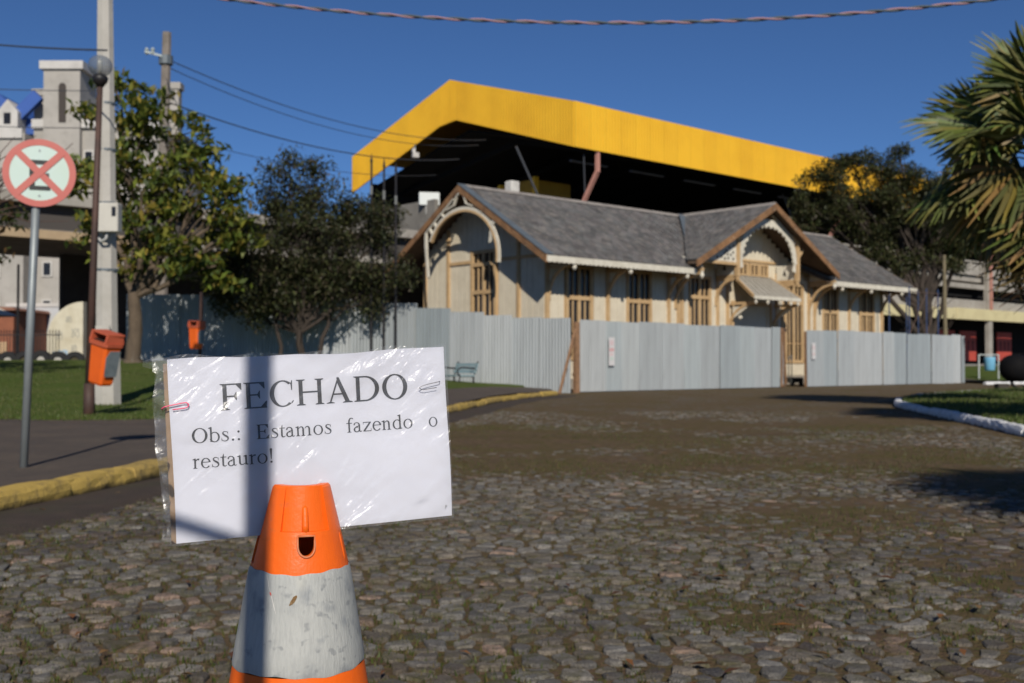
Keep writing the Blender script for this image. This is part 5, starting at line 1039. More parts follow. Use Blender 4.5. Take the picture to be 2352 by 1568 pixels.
fl1 = thing('sign_box', 'white box sign on a stub above the platform wall, left of the house gable', 'sign', (3.435 - .6649 * 12.6 - .7469 * .4, 60 + .7469 * 12.6 - .6649 * .4, 10.92), ANG - R(32)); MB().bbox(-.65, .65, -.15, .15, 0, .8, .03).build('box', mat('box_white', (.62, .65, .63), .6), fl1); MB().box(-.22, -.1, -.08, .08, -.55, 0).build('stub', mat('stub_grey', (.5, .5, .48), .6), fl1)
fl2 = thing('floodlight', 'white floodlight fixed under the left slope of the yellow roof', 'lamp', (3.435 - .6649 * 14.9 + .2, 60 + .7469 * 14.9 - .3, 14.35), R(20)); mb = MB(); mb.bbox(-.2, .22, -.2, .2, -.1, .22, .04); mb.bbox(-.22, -.02, -.15, .15, .22, .5, .03); mb.build('housing', m_cor, fl2); mb = MB(); mb.tube([(0, 0, .3), (0, .1, .75)], .04, 6); mb.build('arm', m_lead, fl2)
hts = thing('hand_truck', 'small dark hand truck with an upright handle in the fence gap before the house', 'hand truck', (11.0, 43.0, 0), ANG)
mb = MB(); mb.bbox(-.42, .42, -.25, .3, .14, .34, .03); mb.build('bed', mat('truck_dark', (.02, .022, .02), .6), hts)
mb = MB(); mb.tube([(-.1, .1, .3), (-.08, .1, 1.15), (.12, .1, 1.2)], .022, 6); mb.tube([(.1, .1, .3), (.12, .1, 1.2)], .022, 6); mb.build('handle', m_lead, hts)
for x in (-.3, .3): mb = MB(); mb.lathe([(.03, -.04), (.12, -.03), (.12, .03), (.03, .04)], 14); o = mb.build('wheel', m_tyre, hts); o.rotation_euler = (R(90), 0, 0); o.location = (x, -.2, .12)

# ------------------------------------------------------------------ traffic cone (height z, axis at its own origin)
m_cone = mat('cone_orange', (.86, .135, .008), .42, spec=.35, noise_col=(.78, .115, .008), nscale=18, noise=.6, noise2=((.48, .13, .05), 45, .60, .74, .6), bump=.06, bscale=160)
CX_, CY_ = -.2085, 1.150; YAW = R(19.0)
cone = thing('traffic_cone', 'orange and grey-white traffic cone with a slotted top holding the paper notice', 'traffic cone', (CX_ - .019, 1.160, 0)); cone.rotation_euler = (R(1.5), R(.6), 0)
def cr(z):
    P = [(0, .165), (.54, .0727), (.567, .068), (.672, .0503), (.703, .0430), (.757, .0300)]
    for (a, b_), (c, e) in zip(P, P[1:]):
        if z <= c: return b_ + (e - b_) * (z - a) / (c - a)
    return .0300
def eval_bool(name, base, cutters, m, parent):
    """boolean difference baked into a plain mesh"""
    o = bpy.data.objects.new('tmp', base); col.objects.link(o); cs = []
    for k, me in enumerate(cutters):
        c = bpy.data.objects.new('cut%d' % k, me); col.objects.link(c); cs.append(c)
        md = o.modifiers.new('b%d' % k, 'BOOLEAN'); md.operation = 'DIFFERENCE'; md.object = c; md.solver = 'EXACT'
    dg = bpy.context.evaluated_depsgraph_get(); me = bpy.data.meshes.new_from_object(o.evaluated_get(dg))
    for c in cs: bpy.data.objects.remove(c)
    bpy.data.objects.remove(o); me.materials.clear(); me.materials.append(m); r_ = bpy.data.objects.new(name, me); link(r_, parent); return r_
def mesh_of(mb):
    me = bpy.data.meshes.new('m'); me.from_pydata(mb.V, [], mb.F); bm_ = bmesh.new(); bm_.from_mesh(me); bmesh.ops.recalc_face_normals(bm_, faces=bm_.faces); bm_.to_mesh(me); bm_.free(); return me
zs = [.663, .668, .674, .68, .688, .703, .71, .72, .73, .74, .75, .7545, .757]
prof = [(cr(z) - (0.0015 if z > .756 else 0), z) for z in zs] + [(cr(.757) - .009, .757), (cr(.70) - .009, .70), (cr(.663) - .009, .663)]
shell = MB(); n = 96; k = len(prof)
shell.add([(r_ * math.cos(2 * math.pi * j / n), r_ * math.sin(2 * math.pi * j / n), z) for r_, z in prof for j in range(n)], [(i * n + j, i * n + (j + 1) % n, ((i + 1) % k) * n + (j + 1) % n, ((i + 1) % k) * n + j) for i in range(k) for j in range(n)])
fx, fy = math.sin(YAW), -math.cos(YAW); sx_, sy_ = math.cos(YAW), math.sin(YAW)       # facing and side directions of the notice
def oriented(u0, u1, w0, w1, z0, z1):
    """box: u along the notice, w towards its front"""
    mb = MB(); V = [(sx_ * u + fx * w, sy_ * u + fy * w, z) for z in (z0, z1) for u, w in ((u0, w0), (u1, w0), (u1, w1), (u0, w1))]
    mb.add(V, [(3, 2, 1, 0), (4, 5, 6, 7), (0, 1, 5, 4), (1, 2, 6, 5), (2, 3, 7, 6), (3, 0, 4, 7)]); return mb
slot = oriented(-.08, .08, -.009, .008, .677, .80)
fa0 = math.atan2(fy, fx)
rec = MB(); na = 16; A_ = [fa0 - R(37) + R(74) * i / na for i in range(na + 1)]; V = []
for rr0, z in ((-.0042, .7125), (.03, .710), (-.0042, .775), (.03, .775)):
    for a in A_: r_ = cr(z) + rr0; V.append((r_ * math.cos(a), r_ * math.sin(a), z))
m1 = na + 1; Fr = []
for i in range(na): Fr += [(i, i + 1, m1 + i + 1, m1 + i), (2 * m1 + i, 3 * m1 + i, 3 * m1 + i + 1, 2 * m1 + i + 1), (i, 2 * m1 + i, 2 * m1 + i + 1, i + 1), (m1 + i, m1 + i + 1, 3 * m1 + i + 1, 3 * m1 + i)]
Fr += [(0, m1, 3 * m1, 2 * m1), (na, 2 * m1 + na, 3 * m1 + na, m1 + na)]; rec.add(V, Fr)
hole = MB(); hp = [(-.0086, .7085), (.0086, .7085), (.0086, .698)] + [(.0086 * math.cos(R(-18 * i)), .698 + .0100 * math.sin(R(-18 * i))) for i in range(1, 10)] + [(-.0086, .698)]
nh = len(hp); hole.add([(sx_ * u + fx * w, sy_ * u + fy * w, z) for w in (.015, .09) for u, z in hp], [tuple(range(nh - 1, -1, -1)), tuple(range(nh, 2 * nh))] + [(i, (i + 1) % nh, nh + (i + 1) % nh, nh + i) for i in range(nh)])
top = eval_bool('cone_top', mesh_of(shell), [mesh_of(slot), mesh_of(rec), mesh_of(hole)], m_cone, cone)
bv = top.modifiers.new('edge', 'BEVEL'); bv.width = .0009; bv.segments = 2; bv.limit_method = 'ANGLE'; bv.angle_limit = R(35)
rib = MB(); rib.tube([(fx * (cr(z) - .0035), fy * (cr(z) - .0035), z) for z in (.711, .718, .727, .735, .7375)], [.0036, .0036, .0034, .0032, .0012], 12); rib.build('rib', m_cone, cone, smooth=True)
lip = MB(); lp = []
for u, z in [hp[0]] + hp[::-1][:-1] + [hp[0]]:
    rad_ = math.sqrt(max(1e-6, (cr(z) + .0004) ** 2 - u * u)); lp.append((sx_ * u + fx * rad_, sy_ * u + fy * rad_, z))
lip.tube(lp, .0013, 6); lip.build('hole_lip', mat('scuffed_orange', (.62, .16, .05), .5, noise_col=(.5, .22, .12), nscale=90), cone, smooth=True)
sr = MB(); a0 = fa0 + R(62); sr.tube([((cr(z) - .001) * math.cos(a0), (cr(z) - .001) * math.sin(a0), z) for z in (.676, .683, .695, .704, .708)], [.0008, .002, .002, .002, .0008], 8); sr.build('side_rib', m_cone, cone, smooth=True)
ins = MB(); ins.lathe([(.001, .6642), (.042, .6642), (.042, .666), (.001, .666)], 32); ins.build('inner_cap', mat('cone_inside', (.10, .018, .01), .9), cone)
bd = MB(); bd.lathe([(cr(.02), .02), (cr(.25), .25), (cr(.44), .44), (cr(.5735), .5735)], 96, cap=False); bd.build('lower_body', m_cone, cone, smooth=True)
def sleeve_mat():
    """worn grey reflective cloth: fine diagonal weave, smudges, one brown mark and a pale scratch"""
    m = bpy.data.materials.new('reflective_sleeve'); m.use_nodes = True; n = m.node_tree.nodes; l = m.node_tree.links; b = n['Principled BSDF']; b.inputs['Roughness'].default_value = .6
    tc = n.new('ShaderNodeTexCoord')
    def nz(s_, st=None, det=6):
        v = tc.outputs['Object']
        if st: mp = n.new('ShaderNodeMapping'); mp.inputs['Scale'].default_value = st; mp.inputs['Rotation'].default_value = (0, R(38), 0); l.new(v, mp.inputs[0]); v = mp.outputs[0]
        z = n.new('ShaderNodeTexNoise'); z.inputs['Scale'].default_value = s_; z.inputs['Detail'].default_value = det; l.new(v, z.inputs['Vector']); return z.outputs[0]
    def mr(v, a, bb, c=0., d_=1.): r = n.new('ShaderNodeMapRange'); r.inputs[1].default_value = a; r.inputs[2].default_value = bb; r.inputs[3].default_value = c; r.inputs[4].default_value = d_; l.new(v, r.inputs[0]); return r.outputs[0]
    def mx(f, a, bb):
        x = n.new('ShaderNodeMix'); x.data_type = 'RGBA'; l.new(f, x.inputs[0])
        for k, v in ((6, a), (7, bb)):
            if isinstance(v, tuple): x.inputs[k].default_value = (*v, 1)
            else: l.new(v, x.inputs[k])
        return x.outputs[2]
    c = mx(mr(nz(14), .35, .7), (.42, .425, .40), (.35, .36, .345)); c = mx(mr(nz(38, None, 3), .56, .70, 0, .7), c, (.20, .215, .23)); c = mx(mr(nz(85, None, 2), .62, .70, 0, .6), c, (.17, .18, .19)); c = mx(mr(nz(30, (1, 1, .25)), .6, .75, 0, .4), c, (.46, .44, .36))
    c = mx(mr(nz(300, (1, 1, .12), 2), .4, .65, 0, .28), c, (.26, .265, .26))
    l.new(c, b.inputs['Base Color']); bp = n.new('ShaderNodeBump'); bp.inputs['Strength'].default_value = .5; bp.inputs['Distance'].default_value = .0012; l.new(nz(420, (1, 1, .15), 2), bp.inputs['Height']); l.new(bp.outputs[0], b.inputs['Normal']); return m
sv = MB(); wob = lambda j, a: .0012 * math.sin(j * .21 + a) + .0006 * math.sin(j * .83)
nS = 96; rows = (.5735, .577, .595, .615, .64, .668, .6725); V = []
for i, z in enumerate(rows):
    for j in range(nS): zz = z + (wob(j, 0) if i < 2 else wob(j, 2) if i > 4 else 0); rr_ = cr(zz) + (.0004 if i in (0, 6) else .0012); V.append((rr_ * math.cos(2 * math.pi * j / nS), rr_ * math.sin(2 * math.pi * j / nS), zz))
sv.add(V, [(i * nS + j, i * nS + (j + 1) % nS, (i + 1) * nS + (j + 1) % nS, (i + 1) * nS + j) for i in range(6) for j in range(nS)]); slv = sv.build('reflective_sleeve', sleeve_mat(), cone, smooth=True)
def decal(name, path, w, m, z_off=.0018):
    """a thin mark lying on the sleeve: path of (angle from straight towards the camera in degrees, height)"""
    V = []; Fs = []
    for i, (a, z, ww) in enumerate(path):
        for s_ in (-1, 1): r_ = cr(z) + z_off; aa = R(-90 + a) + s_ * ww * w / r_; V.append((r_ * math.cos(aa), r_ * math.sin(aa), z))
    Fs = [(2 * i, 2 * i + 1, 2 * i + 3, 2 * i + 2) for i in range(len(path) - 1)]; return meshobj(name, V, Fs, m, slv)
m_stain = mat('brown_smudge', (.16, .085, .03), .8, noise_col=(.25, .17, .08), nscale=300, noise=.9)
decal('brown_smudge', [(1.0, .6428, .15), (2.5, .6442, .7), (4.0, .6465, 1), (5.5, .6490, .9), (6.5, .6510, .9), (7.6, .6525, .3)], .0022, m_stain)
m_scr = mat('pale_scratch', (.62, .60, .57), .6); decal('pale_scratch', [(-27, .6705, .4), (-25, .666, .5), (-22, .658, .3), (-18, .6495, .5), (-15, .6415, .5), (-12, .634, .1)], .0007, m_scr)
decal('red_scratch', [(-20.6, .6552, .2), (-19.8, .6535, 1), (-19, .6515, .3)], .0009, mat('red_mark', (.6, .10, .08), .6), .0022)
sv2 = MB(); sv2.lathe([(cr(.24) + .001, .24), (cr(.42) + .001, .42)], 64, cap=False); sv2.build('lower_sleeve', slv.data.materials[0], cone, smooth=True)
bs_ = MB(); bs_.bbox(-.2, .2, -.2, .2, .0, .035, .012); bs_.build('base', mat('cone_base_rubber', (.03, .03, .03), .8), cone)

# ------------------------------------------------------------------ the paper notice in its plastic sleeve
SW, SHH = .2872, .1833
nrm = Vector((math.sin(YAW), -math.cos(YAW), 0)); hx = Vector((math.cos(YAW), math.sin(YAW), 0)); ro_ = R(3.0)
ex3 = hx * math.cos(ro_) + Vector((0, 0, 1)) * math.sin(ro_); ey3 = -hx * math.sin(ro_) + Vector((0, 0, 1)) * math.cos(ro_)
note = thing('paper_notice', 'white printed closed notice wrapped in crumpled clear plastic on top of the cone', 'notice')
M = Matrix((ex3, ey3, nrm)).transposed().to_4x4(); M.translation = Vector((-.33603, 1.100, .70004)); note.matrix_world = M
def wrinkle(x, y):
    """gentle waves of the paper, in metres"""
    return .0010 * math.sin(14 * x + 9 * y) + .0007 * math.sin(31 * x - 22 * y + 1) + .0006 * math.sin(48 * y + 12 * x + 2)
nx, ny = 60, 40; V = []
def topedge(x): return SHH + .0012 * math.sin(22 * x + 1) + .0007 * math.sin(61 * x)
for j in range(ny + 1):
    for i in range(nx + 1):
        x = SW * i / nx; y = topedge(x) * j / ny; V.append((x + (.0006 * math.sin(30 * y) if i in (0, nx) else 0), y, wrinkle(x, y)))
m_paper = mat('printer_paper', (.60, .605, .655), .8, spec=.1, noise_col=(.565, .57, .625), nscale=9)
pp = meshobj('paper', V, [tuple(f) for f in grid_faces(nx + 1, ny + 1)], m_paper, note, smooth=True)
brd = MB(); brd.bbox(-.0045, SW - .002, -.001, SHH - .003, -.0080, -.0042, .0008); brd.build('backing_board', mat('cardboard', (.36, .245, .15), .9, noise_col=(.25, .17, .10), nscale=40), note)

# serif letters, cap height 1
def glyph(ch):
    P = []; S, Hh = .15, .055
    def rc(x0, x1, y0, y1): P.append([(x0, y0), (x1, y0), (x1, y1), (x0, y1)])
    def ring(cx, cy, rx, ry, tx, ty, a0, a1, n=26):
        o_ = arc(cx, cy, rx, ry, a0, a1, n); i_ = arc(cx, cy, rx - tx, ry - ty, a0, a1, n)
        for k in range(n): P.append([o_[k], o_[k + 1], i_[k + 1], i_[k]])
    def stroke(pts_, ws):
        for k in range(len(pts_) - 1):
            (x0, y0), (x1, y1) = pts_[k], pts_[k + 1]; L_ = math.hypot(x1 - x0, y1 - y0); nx_, ny_ = -(y1 - y0) / L_, (x1 - x0) / L_; a, b_ = ws[k] / 2, ws[k + 1] / 2
            P.append([(x0 - nx_ * a, y0 - ny_ * a), (x1 - nx_ * b_, y1 - ny_ * b_), (x1 + nx_ * b_, y1 + ny_ * b_), (x0 + nx_ * a, y0 + ny_ * a)])
    def stem(x, y0, y1, w=S, foot=True, head=True, ov=.09):
        rc(x, x + w, y0, y1)
        if foot: P.append([(x - ov, y0), (x + w + ov, y0), (x + w + ov, y0 + .022), (x + w, y0 + .06), (x, y0 + .06), (x - ov, y0 + .022)])
        if head: P.append([(x - ov, y1 - .022), (x, y1 - .06), (x + w, y1 - .06), (x + w + ov, y1 - .022), (x + w + ov, y1), (x - ov, y1)])
    def flag(x, y, w=.12): P.append([(x - .11, y - .075), (x, y - .10), (x + w, y - .06), (x + w, y + .0), (x + w * .55, y + .02), (x - .11, y - .05)])
    if ch in 'FE':
        stem(.12, 0, 1); rc(.2, .80, .945, 1); P.append([(.60, .945), (.80, .945), (.80, .74), (.772, .74)]); rc(.26, .60, .488, .543); P.append([(.52, .543), (.52, .488), (.60, .36), (.62, .36), (.62, .67), (.60, .67)])
        if ch == 'E': rc(.2, .86, 0, .055); P.append([(.64, .055), (.83, .27), (.865, .27), (.84, .0), (.64, .0)])
    elif ch == 'H': stem(.12, 0, 1); stem(.82, 0, 1); rc(.26, .83, .478, .535)
    elif ch == 'A':
        stroke([(.20, .02), (.535, 1.0)], [.06, .06]); P.append([(.47, 1.01), (.56, 1.01), (.965, .02), (.79, .02), (.49, .80)]); rc(.30, .80, .325, .38); P.append([(.06, 0), (.37, 0), (.37, .022), (.24, .06), (.18, .06), (.06, .022)]); P.append([(.68, 0), (1.07, 0), (1.07, .022), (.98, .06), (.78, .06), (.68, .022)])
    elif ch == 'D': stem(.12, 0, 1, head=True); rc(.12, .46, .945, 1); rc(.12, .46, 0, .055); ring(.46, .5, .56, .5, .165, .055, -90, 90)
    elif ch == 'C': ring(.535, .5, .48, .515, .165, .05, 48, 312, 34); P.append([(.855, .62), (.885, .62), (.90, 1.0), (.875, 1.0), (.83, .87)]); stroke([(.855, .125), (.92, .22)], [.055, .03])
    elif ch == 'O': ring(.545, .5, .495, .515, .165, .05, 0, 360, 44)
    elif ch == 'o': ring(.377, .335, .33, .352, .115, .045, 0, 360, 34)
    elif ch == 'b': rc(.11, .225, .02, 1.02); flag(.11, 1.02, .115); ring(.385, .335, .335, .352, .12, .05, -160, 150, 32)
    elif ch == 'd': rc(.5, .615, 0, 1.02); flag(.5, 1.02, .115); ring(.36, .335, .325, .352, .12, .05, 30, 330, 32); P.append([(.615, .0), (.615, .09), (.72, .06), (.72, .035)])
    elif ch == 'e': ring(.35, .335, .31, .352, .115, .05, 8, 322, 32); rc(.1, .655, .375, .42)
    elif ch == 's': stroke([(.48, .50), (.455, .61), (.36, .662), (.26, .665), (.165, .61), (.165, .52), (.26, .42), (.40, .335), (.475, .25), (.485, .15), (.41, .045), (.29, .013), (.17, .035), (.10, .10), (.075, .22)], [.02, .035, .045, .05, .075, .10, .115, .125, .115, .085, .055, .045, .04, .035, .02]); rc(.465, .49, .45, .66); rc(.065, .09, .02, .24)
    elif ch == 't': P.append([(.13, .63), (.245, .63), (.245, .88), (.22, .88)]); rc(.13, .245, .13, .66); rc(.02, .40, .625, .675); stroke([(.187, .14), (.21, .06), (.28, .025), (.35, .035), (.41, .09)], [.115, .10, .065, .05, .03])
    elif ch == 'a': ring(.27, .18, .22, .195, .105, .055, 60, 330, 24); rc(.40, .51, .08, .50); stroke([(.10, .50), (.115, .60), (.21, .662), (.31, .665), (.41, .61), (.455, .50)], [.10, .075, .05, .05, .08, .11]); stroke([(.22, .37), (.34, .41), (.42, .43)], [.05, .05, .05]); stroke([(.455, .09), (.50, .03), (.57, .025), (.63, .07)], [.10, .07, .05, .03])
    elif ch in 'nmr':
        stem(.12, 0, .60, .115, head=False, ov=.08); flag(.12, .675, .115)
        if ch == 'r': stroke([(.22, .50), (.29, .60), (.37, .64), (.45, .62)], [.04, .065, .085, .09]); P.append([(.40 + .05 * math.cos(k), .605 + .055 * math.sin(k)) for k in np.linspace(0, 5.6, 8)])
        else:
            for q in ((.23,) if ch == 'n' else (.23, .645)):
                stroke([(q, .52), (q + .09, .615), (q + .18, .645), (q + .26, .61), (q + .30, .50)], [.03, .055, .07, .09, .115]); stem(q + .243, 0, .51, .115, head=False, ov=.08)
    elif ch == 'u': rc(.11, .225, .15, .66); flag(.11, .675, .115); stroke([(.168, .16), (.21, .07), (.30, .035), (.40, .06), (.52, .14)], [.115, .095, .07, .05, .03]); rc(.51, .625, 0.02, .66); flag(.51, .675, .115); P.append([(.625, .0), (.625, .09), (.73, .06), (.73, .035)])
    elif ch == 'z': rc(.05, .61, .62, .67); rc(.05, .62, 0, .05); P.append([(.05, .05), (.19, .05), (.61, .62), (.47, .62)]); rc(.05, .085, .50, .62); rc(.59, .625, .05, .19)
    elif ch == 'f': stem(.16, 0, .78, .115, head=False, ov=.09); stroke([(.218, .77), (.25, .92), (.34, 1.01), (.44, 1.01), (.51, .95)], [.115, .10, .07, .055, .06]); rc(.03, .42, .625, .675)
    elif ch in '.:!':
        for y in {'.': (.07,), ':': (.07, .60), '!': (.07,)}[ch]: P.append([(.20 + .078 * math.cos(2 * math.pi * k / 12), y + .078 * math.sin(2 * math.pi * k / 12)) for k in range(12)])
        if ch == '!': P.append([(.18, .24), (.22, .24), (.285, .96), (.24, 1.01), (.16, 1.01), (.115, .96)])
    return P
ADV = dict(F=.84, E=.92, C=1.01, H=1.09, A=1.09, D=1.09, O=1.09, o=.755, b=.755, d=.755, e=.67, s=.588, t=.42, a=.67, n=.755, m=1.175, r=.503, u=.755, z=.67, f=.47)
ADV.update({'.': .378, ':': .42, '!': .42})
m_ink = mat('printer_ink', (.022, .023, .028), .55, noise_col=(.05, .052, .06), nscale=60)
def word(text, x0, x1, y, cap):
    """one printed word between x0 and x1 on the baseline y"""
    nat = sum(ADV[c] for c in text); k = (x1 - x0) / nat; V = []; Fs = []; x = x0; q = 0
    for c in text:
        for poly in glyph(c):
            a = sum(poly[i][0] * poly[(i + 1) % len(poly)][1] - poly[(i + 1) % len(poly)][0] * poly[i][1] for i in range(len(poly)))
            if a < 0: poly = poly[::-1]
            i0 = len(V); dz = .00030 + .000006 * (q % 30); q += 1
            for px, py in poly: X, Y = x + px * k, y + py * cap; V.append((X, Y, wrinkle(X, Y) + dz))
            Fs.append(tuple(range(i0, len(V))))
        x += ADV[c] * k
    return meshobj('printed_word', V, Fs, m_ink, note)
word('FECHADO', .0485, .2460, .1300, .0268)
word('Obs.:', .0190, .0690, .0988, .0148); word('Estamos', .0830, .1615, .0984, .0148); word('fazendo', .1762, .2490, .0981, .0148); word('o', .2655, .2766, .0981, .0150); word('restauro!', .0190, .1005, .0732, .0148)
mk = MB(); mk.beam((.2795, .0085, .0009), (.2798, .0122, .0009), .0005, .0001); mk.beam((.2798, .0122, .0009), (.2816, .0118, .0009), .0005, .0001); mk.beam((.2816, .0118, .00095), (.2800, .0100, .00095), .0005, .0001); mk.build('printed_mark', mat('grey_ink', (.3, .3, .3), .8), note)

# crumpled clear plastic: wrinkled film in front, gathered flange at the left edge
def film_mat():
    m = bpy.data.materials.new('clear_plastic'); m.use_nodes = True; n = m.node_tree.nodes; l = m.node_tree.links; n.remove(n['Principled BSDF']); out = n['Material Output']
    tc = n.new('ShaderNodeTexCoord')
    def nz(s_, st, det, rot=0, dist=0.):
        m0 = n.new('ShaderNodeMapping'); m0.inputs['Rotation'].default_value = (0, 0, R(rot)); l.new(tc.outputs['Object'], m0.inputs[0])
        mp = n.new('ShaderNodeMapping'); mp.inputs['Scale'].default_value = st; l.new(m0.outputs[0], mp.inputs[0])
        z = n.new('ShaderNodeTexNoise'); z.inputs['Scale'].default_value = s_; z.inputs['Detail'].default_value = det; z.inputs['Distortion'].default_value = dist; l.new(mp.outputs[0], z.inputs['Vector']); return z.outputs[0]
    def ridge(v):
        a = n.new('ShaderNodeMath'); a.operation = 'SUBTRACT'; l.new(v, a.inputs[0]); a.inputs[1].default_value = .5; b = n.new('ShaderNodeMath'); b.operation = 'ABSOLUTE'; l.new(a.outputs[0], b.inputs[0]); return b.outputs[0]
    def add(a, b, k):
        x = n.new('ShaderNodeMath'); x.operation = 'MULTIPLY_ADD'; l.new(b, x.inputs[0]); x.inputs[1].default_value = k; l.new(a, x.inputs[2]); return x.outputs[0]
    h = add(ridge(nz(17, (.42, 1.5, 1), 2, -38, .7)), ridge(nz(44, (.5, 1.3, 1), 3, -46, .5)), .38); h = add(h, nz(130, (1, 1, 1), 2, 0, .5), .07)
    msk = n.new('ShaderNodeMapRange'); msk.inputs[1].default_value = .40; msk.inputs[2].default_value = .62; msk.inputs[3].default_value = .3; msk.inputs[4].default_value = 1; l.new(nz(9, (1, 1, 1), 2), msk.inputs[0])
    bp = n.new('ShaderNodeBump'); bp.inputs['Distance'].default_value = .0125; l.new(msk.outputs[0], bp.inputs['Strength']); l.new(h, bp.inputs['Height'])
    g = n.new('ShaderNodeBsdfGlossy'); g.inputs['Roughness'].default_value = .30; g.inputs['Color'].default_value = (1, 1, 1, 1); l.new(bp.outputs[0], g.inputs['Normal'])
    t = n.new('ShaderNodeBsdfTransparent'); t.inputs[0].default_value = (.955, .96, .975, 1); fr = n.new('ShaderNodeFresnel'); fr.inputs['IOR'].default_value = 1.42
    mu = n.new('ShaderNodeMath'); mu.operation = 'MULTIPLY_ADD'; l.new(fr.outputs[0], mu.inputs[0]); mu.inputs[1].default_value = .9; mu.inputs[2].default_value = .012; mu.use_clamp = True
    mx = n.new('ShaderNodeMixShader'); l.new(mu.outputs[0], mx.inputs[0]); l.new(t.outputs[0], mx.inputs[1]); l.new(g.outputs[0], mx.inputs[2])
    df = n.new('ShaderNodeBsdfDiffuse'); df.inputs[0].default_value = (.8, .8, .82, 1); mx2 = n.new('ShaderNodeMixShader'); mx2.inputs[0].default_value = .05; l.new(mx.outputs[0], mx2.inputs[1]); l.new(df.outputs[0], mx2.inputs[2]); l.new(mx2.outputs[0], out.inputs[0]); return m
m_film = film_mat(); nx, ny = 130, 90; V = []
def rip(x, y):
    """long slack folds of the film running up to the right"""
    q = .56 * x - .83 * y; w = q / .021 + 1.1 * float(vnoise(x * 22, y * 22, 4)); a = float(vnoise(x * 14 + 3, y * 16, 9)); a = smooth01((a - .30) / .4) * (.35 + .65 * smooth01((x - .07) / .10))
    return .00026 * a * (1 + math.sin(w * 6.283)) * min(1, max(0, x) / .02) * min(1, max(0, .1835 - y) / .02)
def crump(x, y):
    return wrinkle(x, y) + .0016 + .0009 * (float(vnoise(x * 60 + y * 50, y * 60 - x * 35, 3)) - .2) + .0004 * float(vnoise(x * 170 + y * 120, y * 90, 7)) + rip(x, y)
for j in range(ny + 1):
    for i in range(nx + 1):
        x = -.0125 + (SW + .014) * i / nx; tt = j / ny; y = -.0022 + (topedge(max(x, 0)) + .0045 + (.0016 * math.sin(x * 90)) * tt) * tt
        e = smooth01((.004 - x) / .016); z = crump(x, y) * (1 - e) + e * (-.0035 + .0025 * math.sin(y * 90) + .0015 * math.sin(y * 230)); x2 = x + e * (.0035 * math.sin(y * 34 + .6) + .0012 * math.sin(y * 120) - (.004 if tt > .93 else 0))
        V.append((x2, y, z))
fo = meshobj('plastic_sleeve', V, [tuple(f) for f in grid_faces(nx + 1, ny + 1)], m_film, note, smooth=True)
V = []
for j in range(ny + 1):
    for i in range(13):
        t = i / 12; y = -.0022 + (SHH + .004) * j / ny; V.append((-.0135 + t * .018 + .002 * math.sin(y * 40) , y + .0006 * math.sin(t * 9), -.0045 - .004 * t + .0016 * math.sin(y * 150 + t * 5) + .001 * math.sin(y * 330)))
meshobj('plastic_flange', V, [tuple(f) for f in grid_faces(13, ny + 1)], m_film, note, smooth=True)
cfm = MB(); cfm.add([(-.004, .172, -.001), (-.024, .1785, .001), (-.0235, .184, .002), (-.014, .1865, .0), (.002, .1855, .0008), (.004, .178, .0015)], [(0, 1, 2, 3), (0, 3, 4, 5)]); cfm.build('plastic_corner', m_film, note)

# paper clips gripping the sleeve
def clip(label, x, y, sx, rot, m, r_, L_=.024, w=.0062, pointed=False):
    c = thing('paper_clip', label, 'paper clip'); MM = M @ Matrix.Translation((x, y, .0042)) @ Matrix.Rotation(rot, 4, 'Z') @ Matrix.Scale(sx, 4, (1, 0, 0)); c.matrix_world = MM
    if pointed: pts_ = [(-.003, w * .62, -.006), (-.001, w * .6, .0), (.012, w * .42, .0), (.0185, w * .25, .0), (.0225, 0, .0), (.0205, -w * .3, .0), (.017, -w * .42, .0), (.003, -w * .36, .0)]
    else:
        pts_ = [(-.0015, -w * .1, -.0075), (-.0035, -w * .12, -.005), (-.003, -w * .15, -.001), (.0, -w * .16, .0)]; pts_ = [(.004, w * .5 + .0016, -.0018), (.0005, w * .5 + .0014, -.0012)] + [(-.008, -w * .42, -.006), (-.0086, -w * .20, -.002), (-.006, w * .06, .0004), (.0, w * .2, .0)] + [(L_ - .012, w * .42, .0), (L_ - .0085, w * .40, 0), (L_ - .0065, w * .1, 0), (L_ - .0075, -w * .28, 0), (L_ - .010, -w * .42, 0), (.0015, -w * .52, 0)]; pts_ = pts_[2:]
    q = []
    for i in range(len(pts_) - 1):
        for t in (0, .33, .66): q.append(Vector(pts_[i]).lerp(Vector(pts_[i + 1]), t))
    q.append(Vector(pts_[-1])); MB().tube(q, r_, 8).build('wire', m, c, smooth=True)
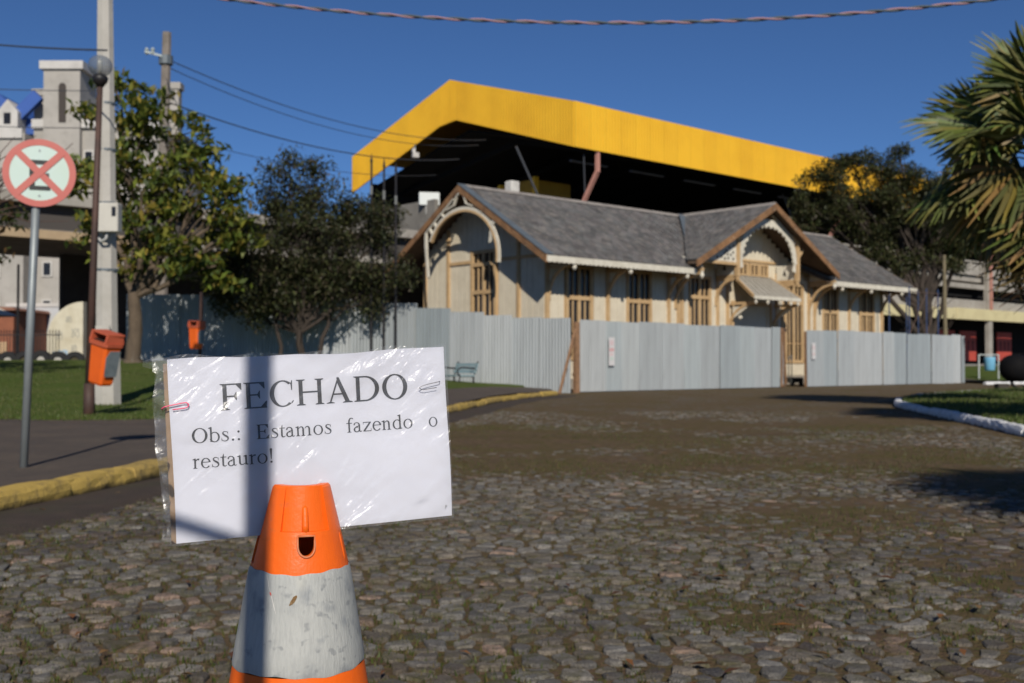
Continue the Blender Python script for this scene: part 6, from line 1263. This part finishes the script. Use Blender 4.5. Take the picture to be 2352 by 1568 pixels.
clip('pink coated paper clip gripping the left edge of the paper notice', .0008, .1372, 1, R(2), mat('pink_plastic', (.80, .10, .20), .3, spec=.5), .00062)
clip('thin grey metal paper clip on the right edge of the paper notice', .2785, .1425, -1, R(4), mat('clip_steel', (.20, .20, .21), .35, metal=.8), .00038, pointed=True)

# unseen post with a slanting arm, added beside the camera to shade the notice
tosun = -d; kk = 1.18 / math.cos(SUN_EL); pb_ = Vector((-.33603, 1.1, .70004)) + ex3 * .0855 + ey3 * .10 + tosun * kk
sp_ = thing('shadow_post', 'thin post with a slanting side arm, added unseen beside the camera to shade the notice', 'post', (pb_.x, pb_.y, 0))
mb = MB(); mb.tube([(0, 0, -.05), (0, 0, 2.25)], .0143, 12); mb.build('shaft', m_galv, sp_, smooth=True)
pa_ = Vector((-.33603, 1.1, .70004)) + ex3 * .088 + ey3 * -.019 + tosun * kk; pq_ = Vector((-.33603, 1.1, .70004)) + ex3 * -.10 + ey3 * .066 + tosun * kk
mb = MB(); mb.tube([pa_ - pb_ * 0 - Vector((pb_.x, pb_.y, 0)), pq_ - Vector((pb_.x, pb_.y, 0))], .007, 10); mb.build('arm', m_galv, sp_, smooth=True)

# fallen leaves on the stones
V = []; T = []; n = 70
for k in range(n):
    y = 2.9 + 8 * random.random() ** 1.4; x = random.uniform(-.46 * y, .46 * y); x = max(x, kerb_x(y) + .2); a = random.uniform(0, 6.28); L_ = random.uniform(.02, .045); w = L_ * random.uniform(.15, .4); ca2, sa = math.cos(a), math.sin(a); z = .024
    V += [(x - ca2 * L_, y - sa * L_, z), (x - sa * w, y + ca2 * w, z + .006), (x + ca2 * L_, y + sa * L_, z + .002), (x + sa * w, y - ca2 * w, z + .008)]; c = random.choice([(.30, .13, .04), (.22, .10, .04), (.34, .20, .08), (.16, .07, .03)]); T += [(*c, 1)] * 4
tag(fastmesh('fallen_leaves', V, np.arange(4 * n).reshape(-1, 4), m_leaf, tint=T), 'scattered dry orange leaves lying on the cobblestones', 'leaves', kind='stuff')
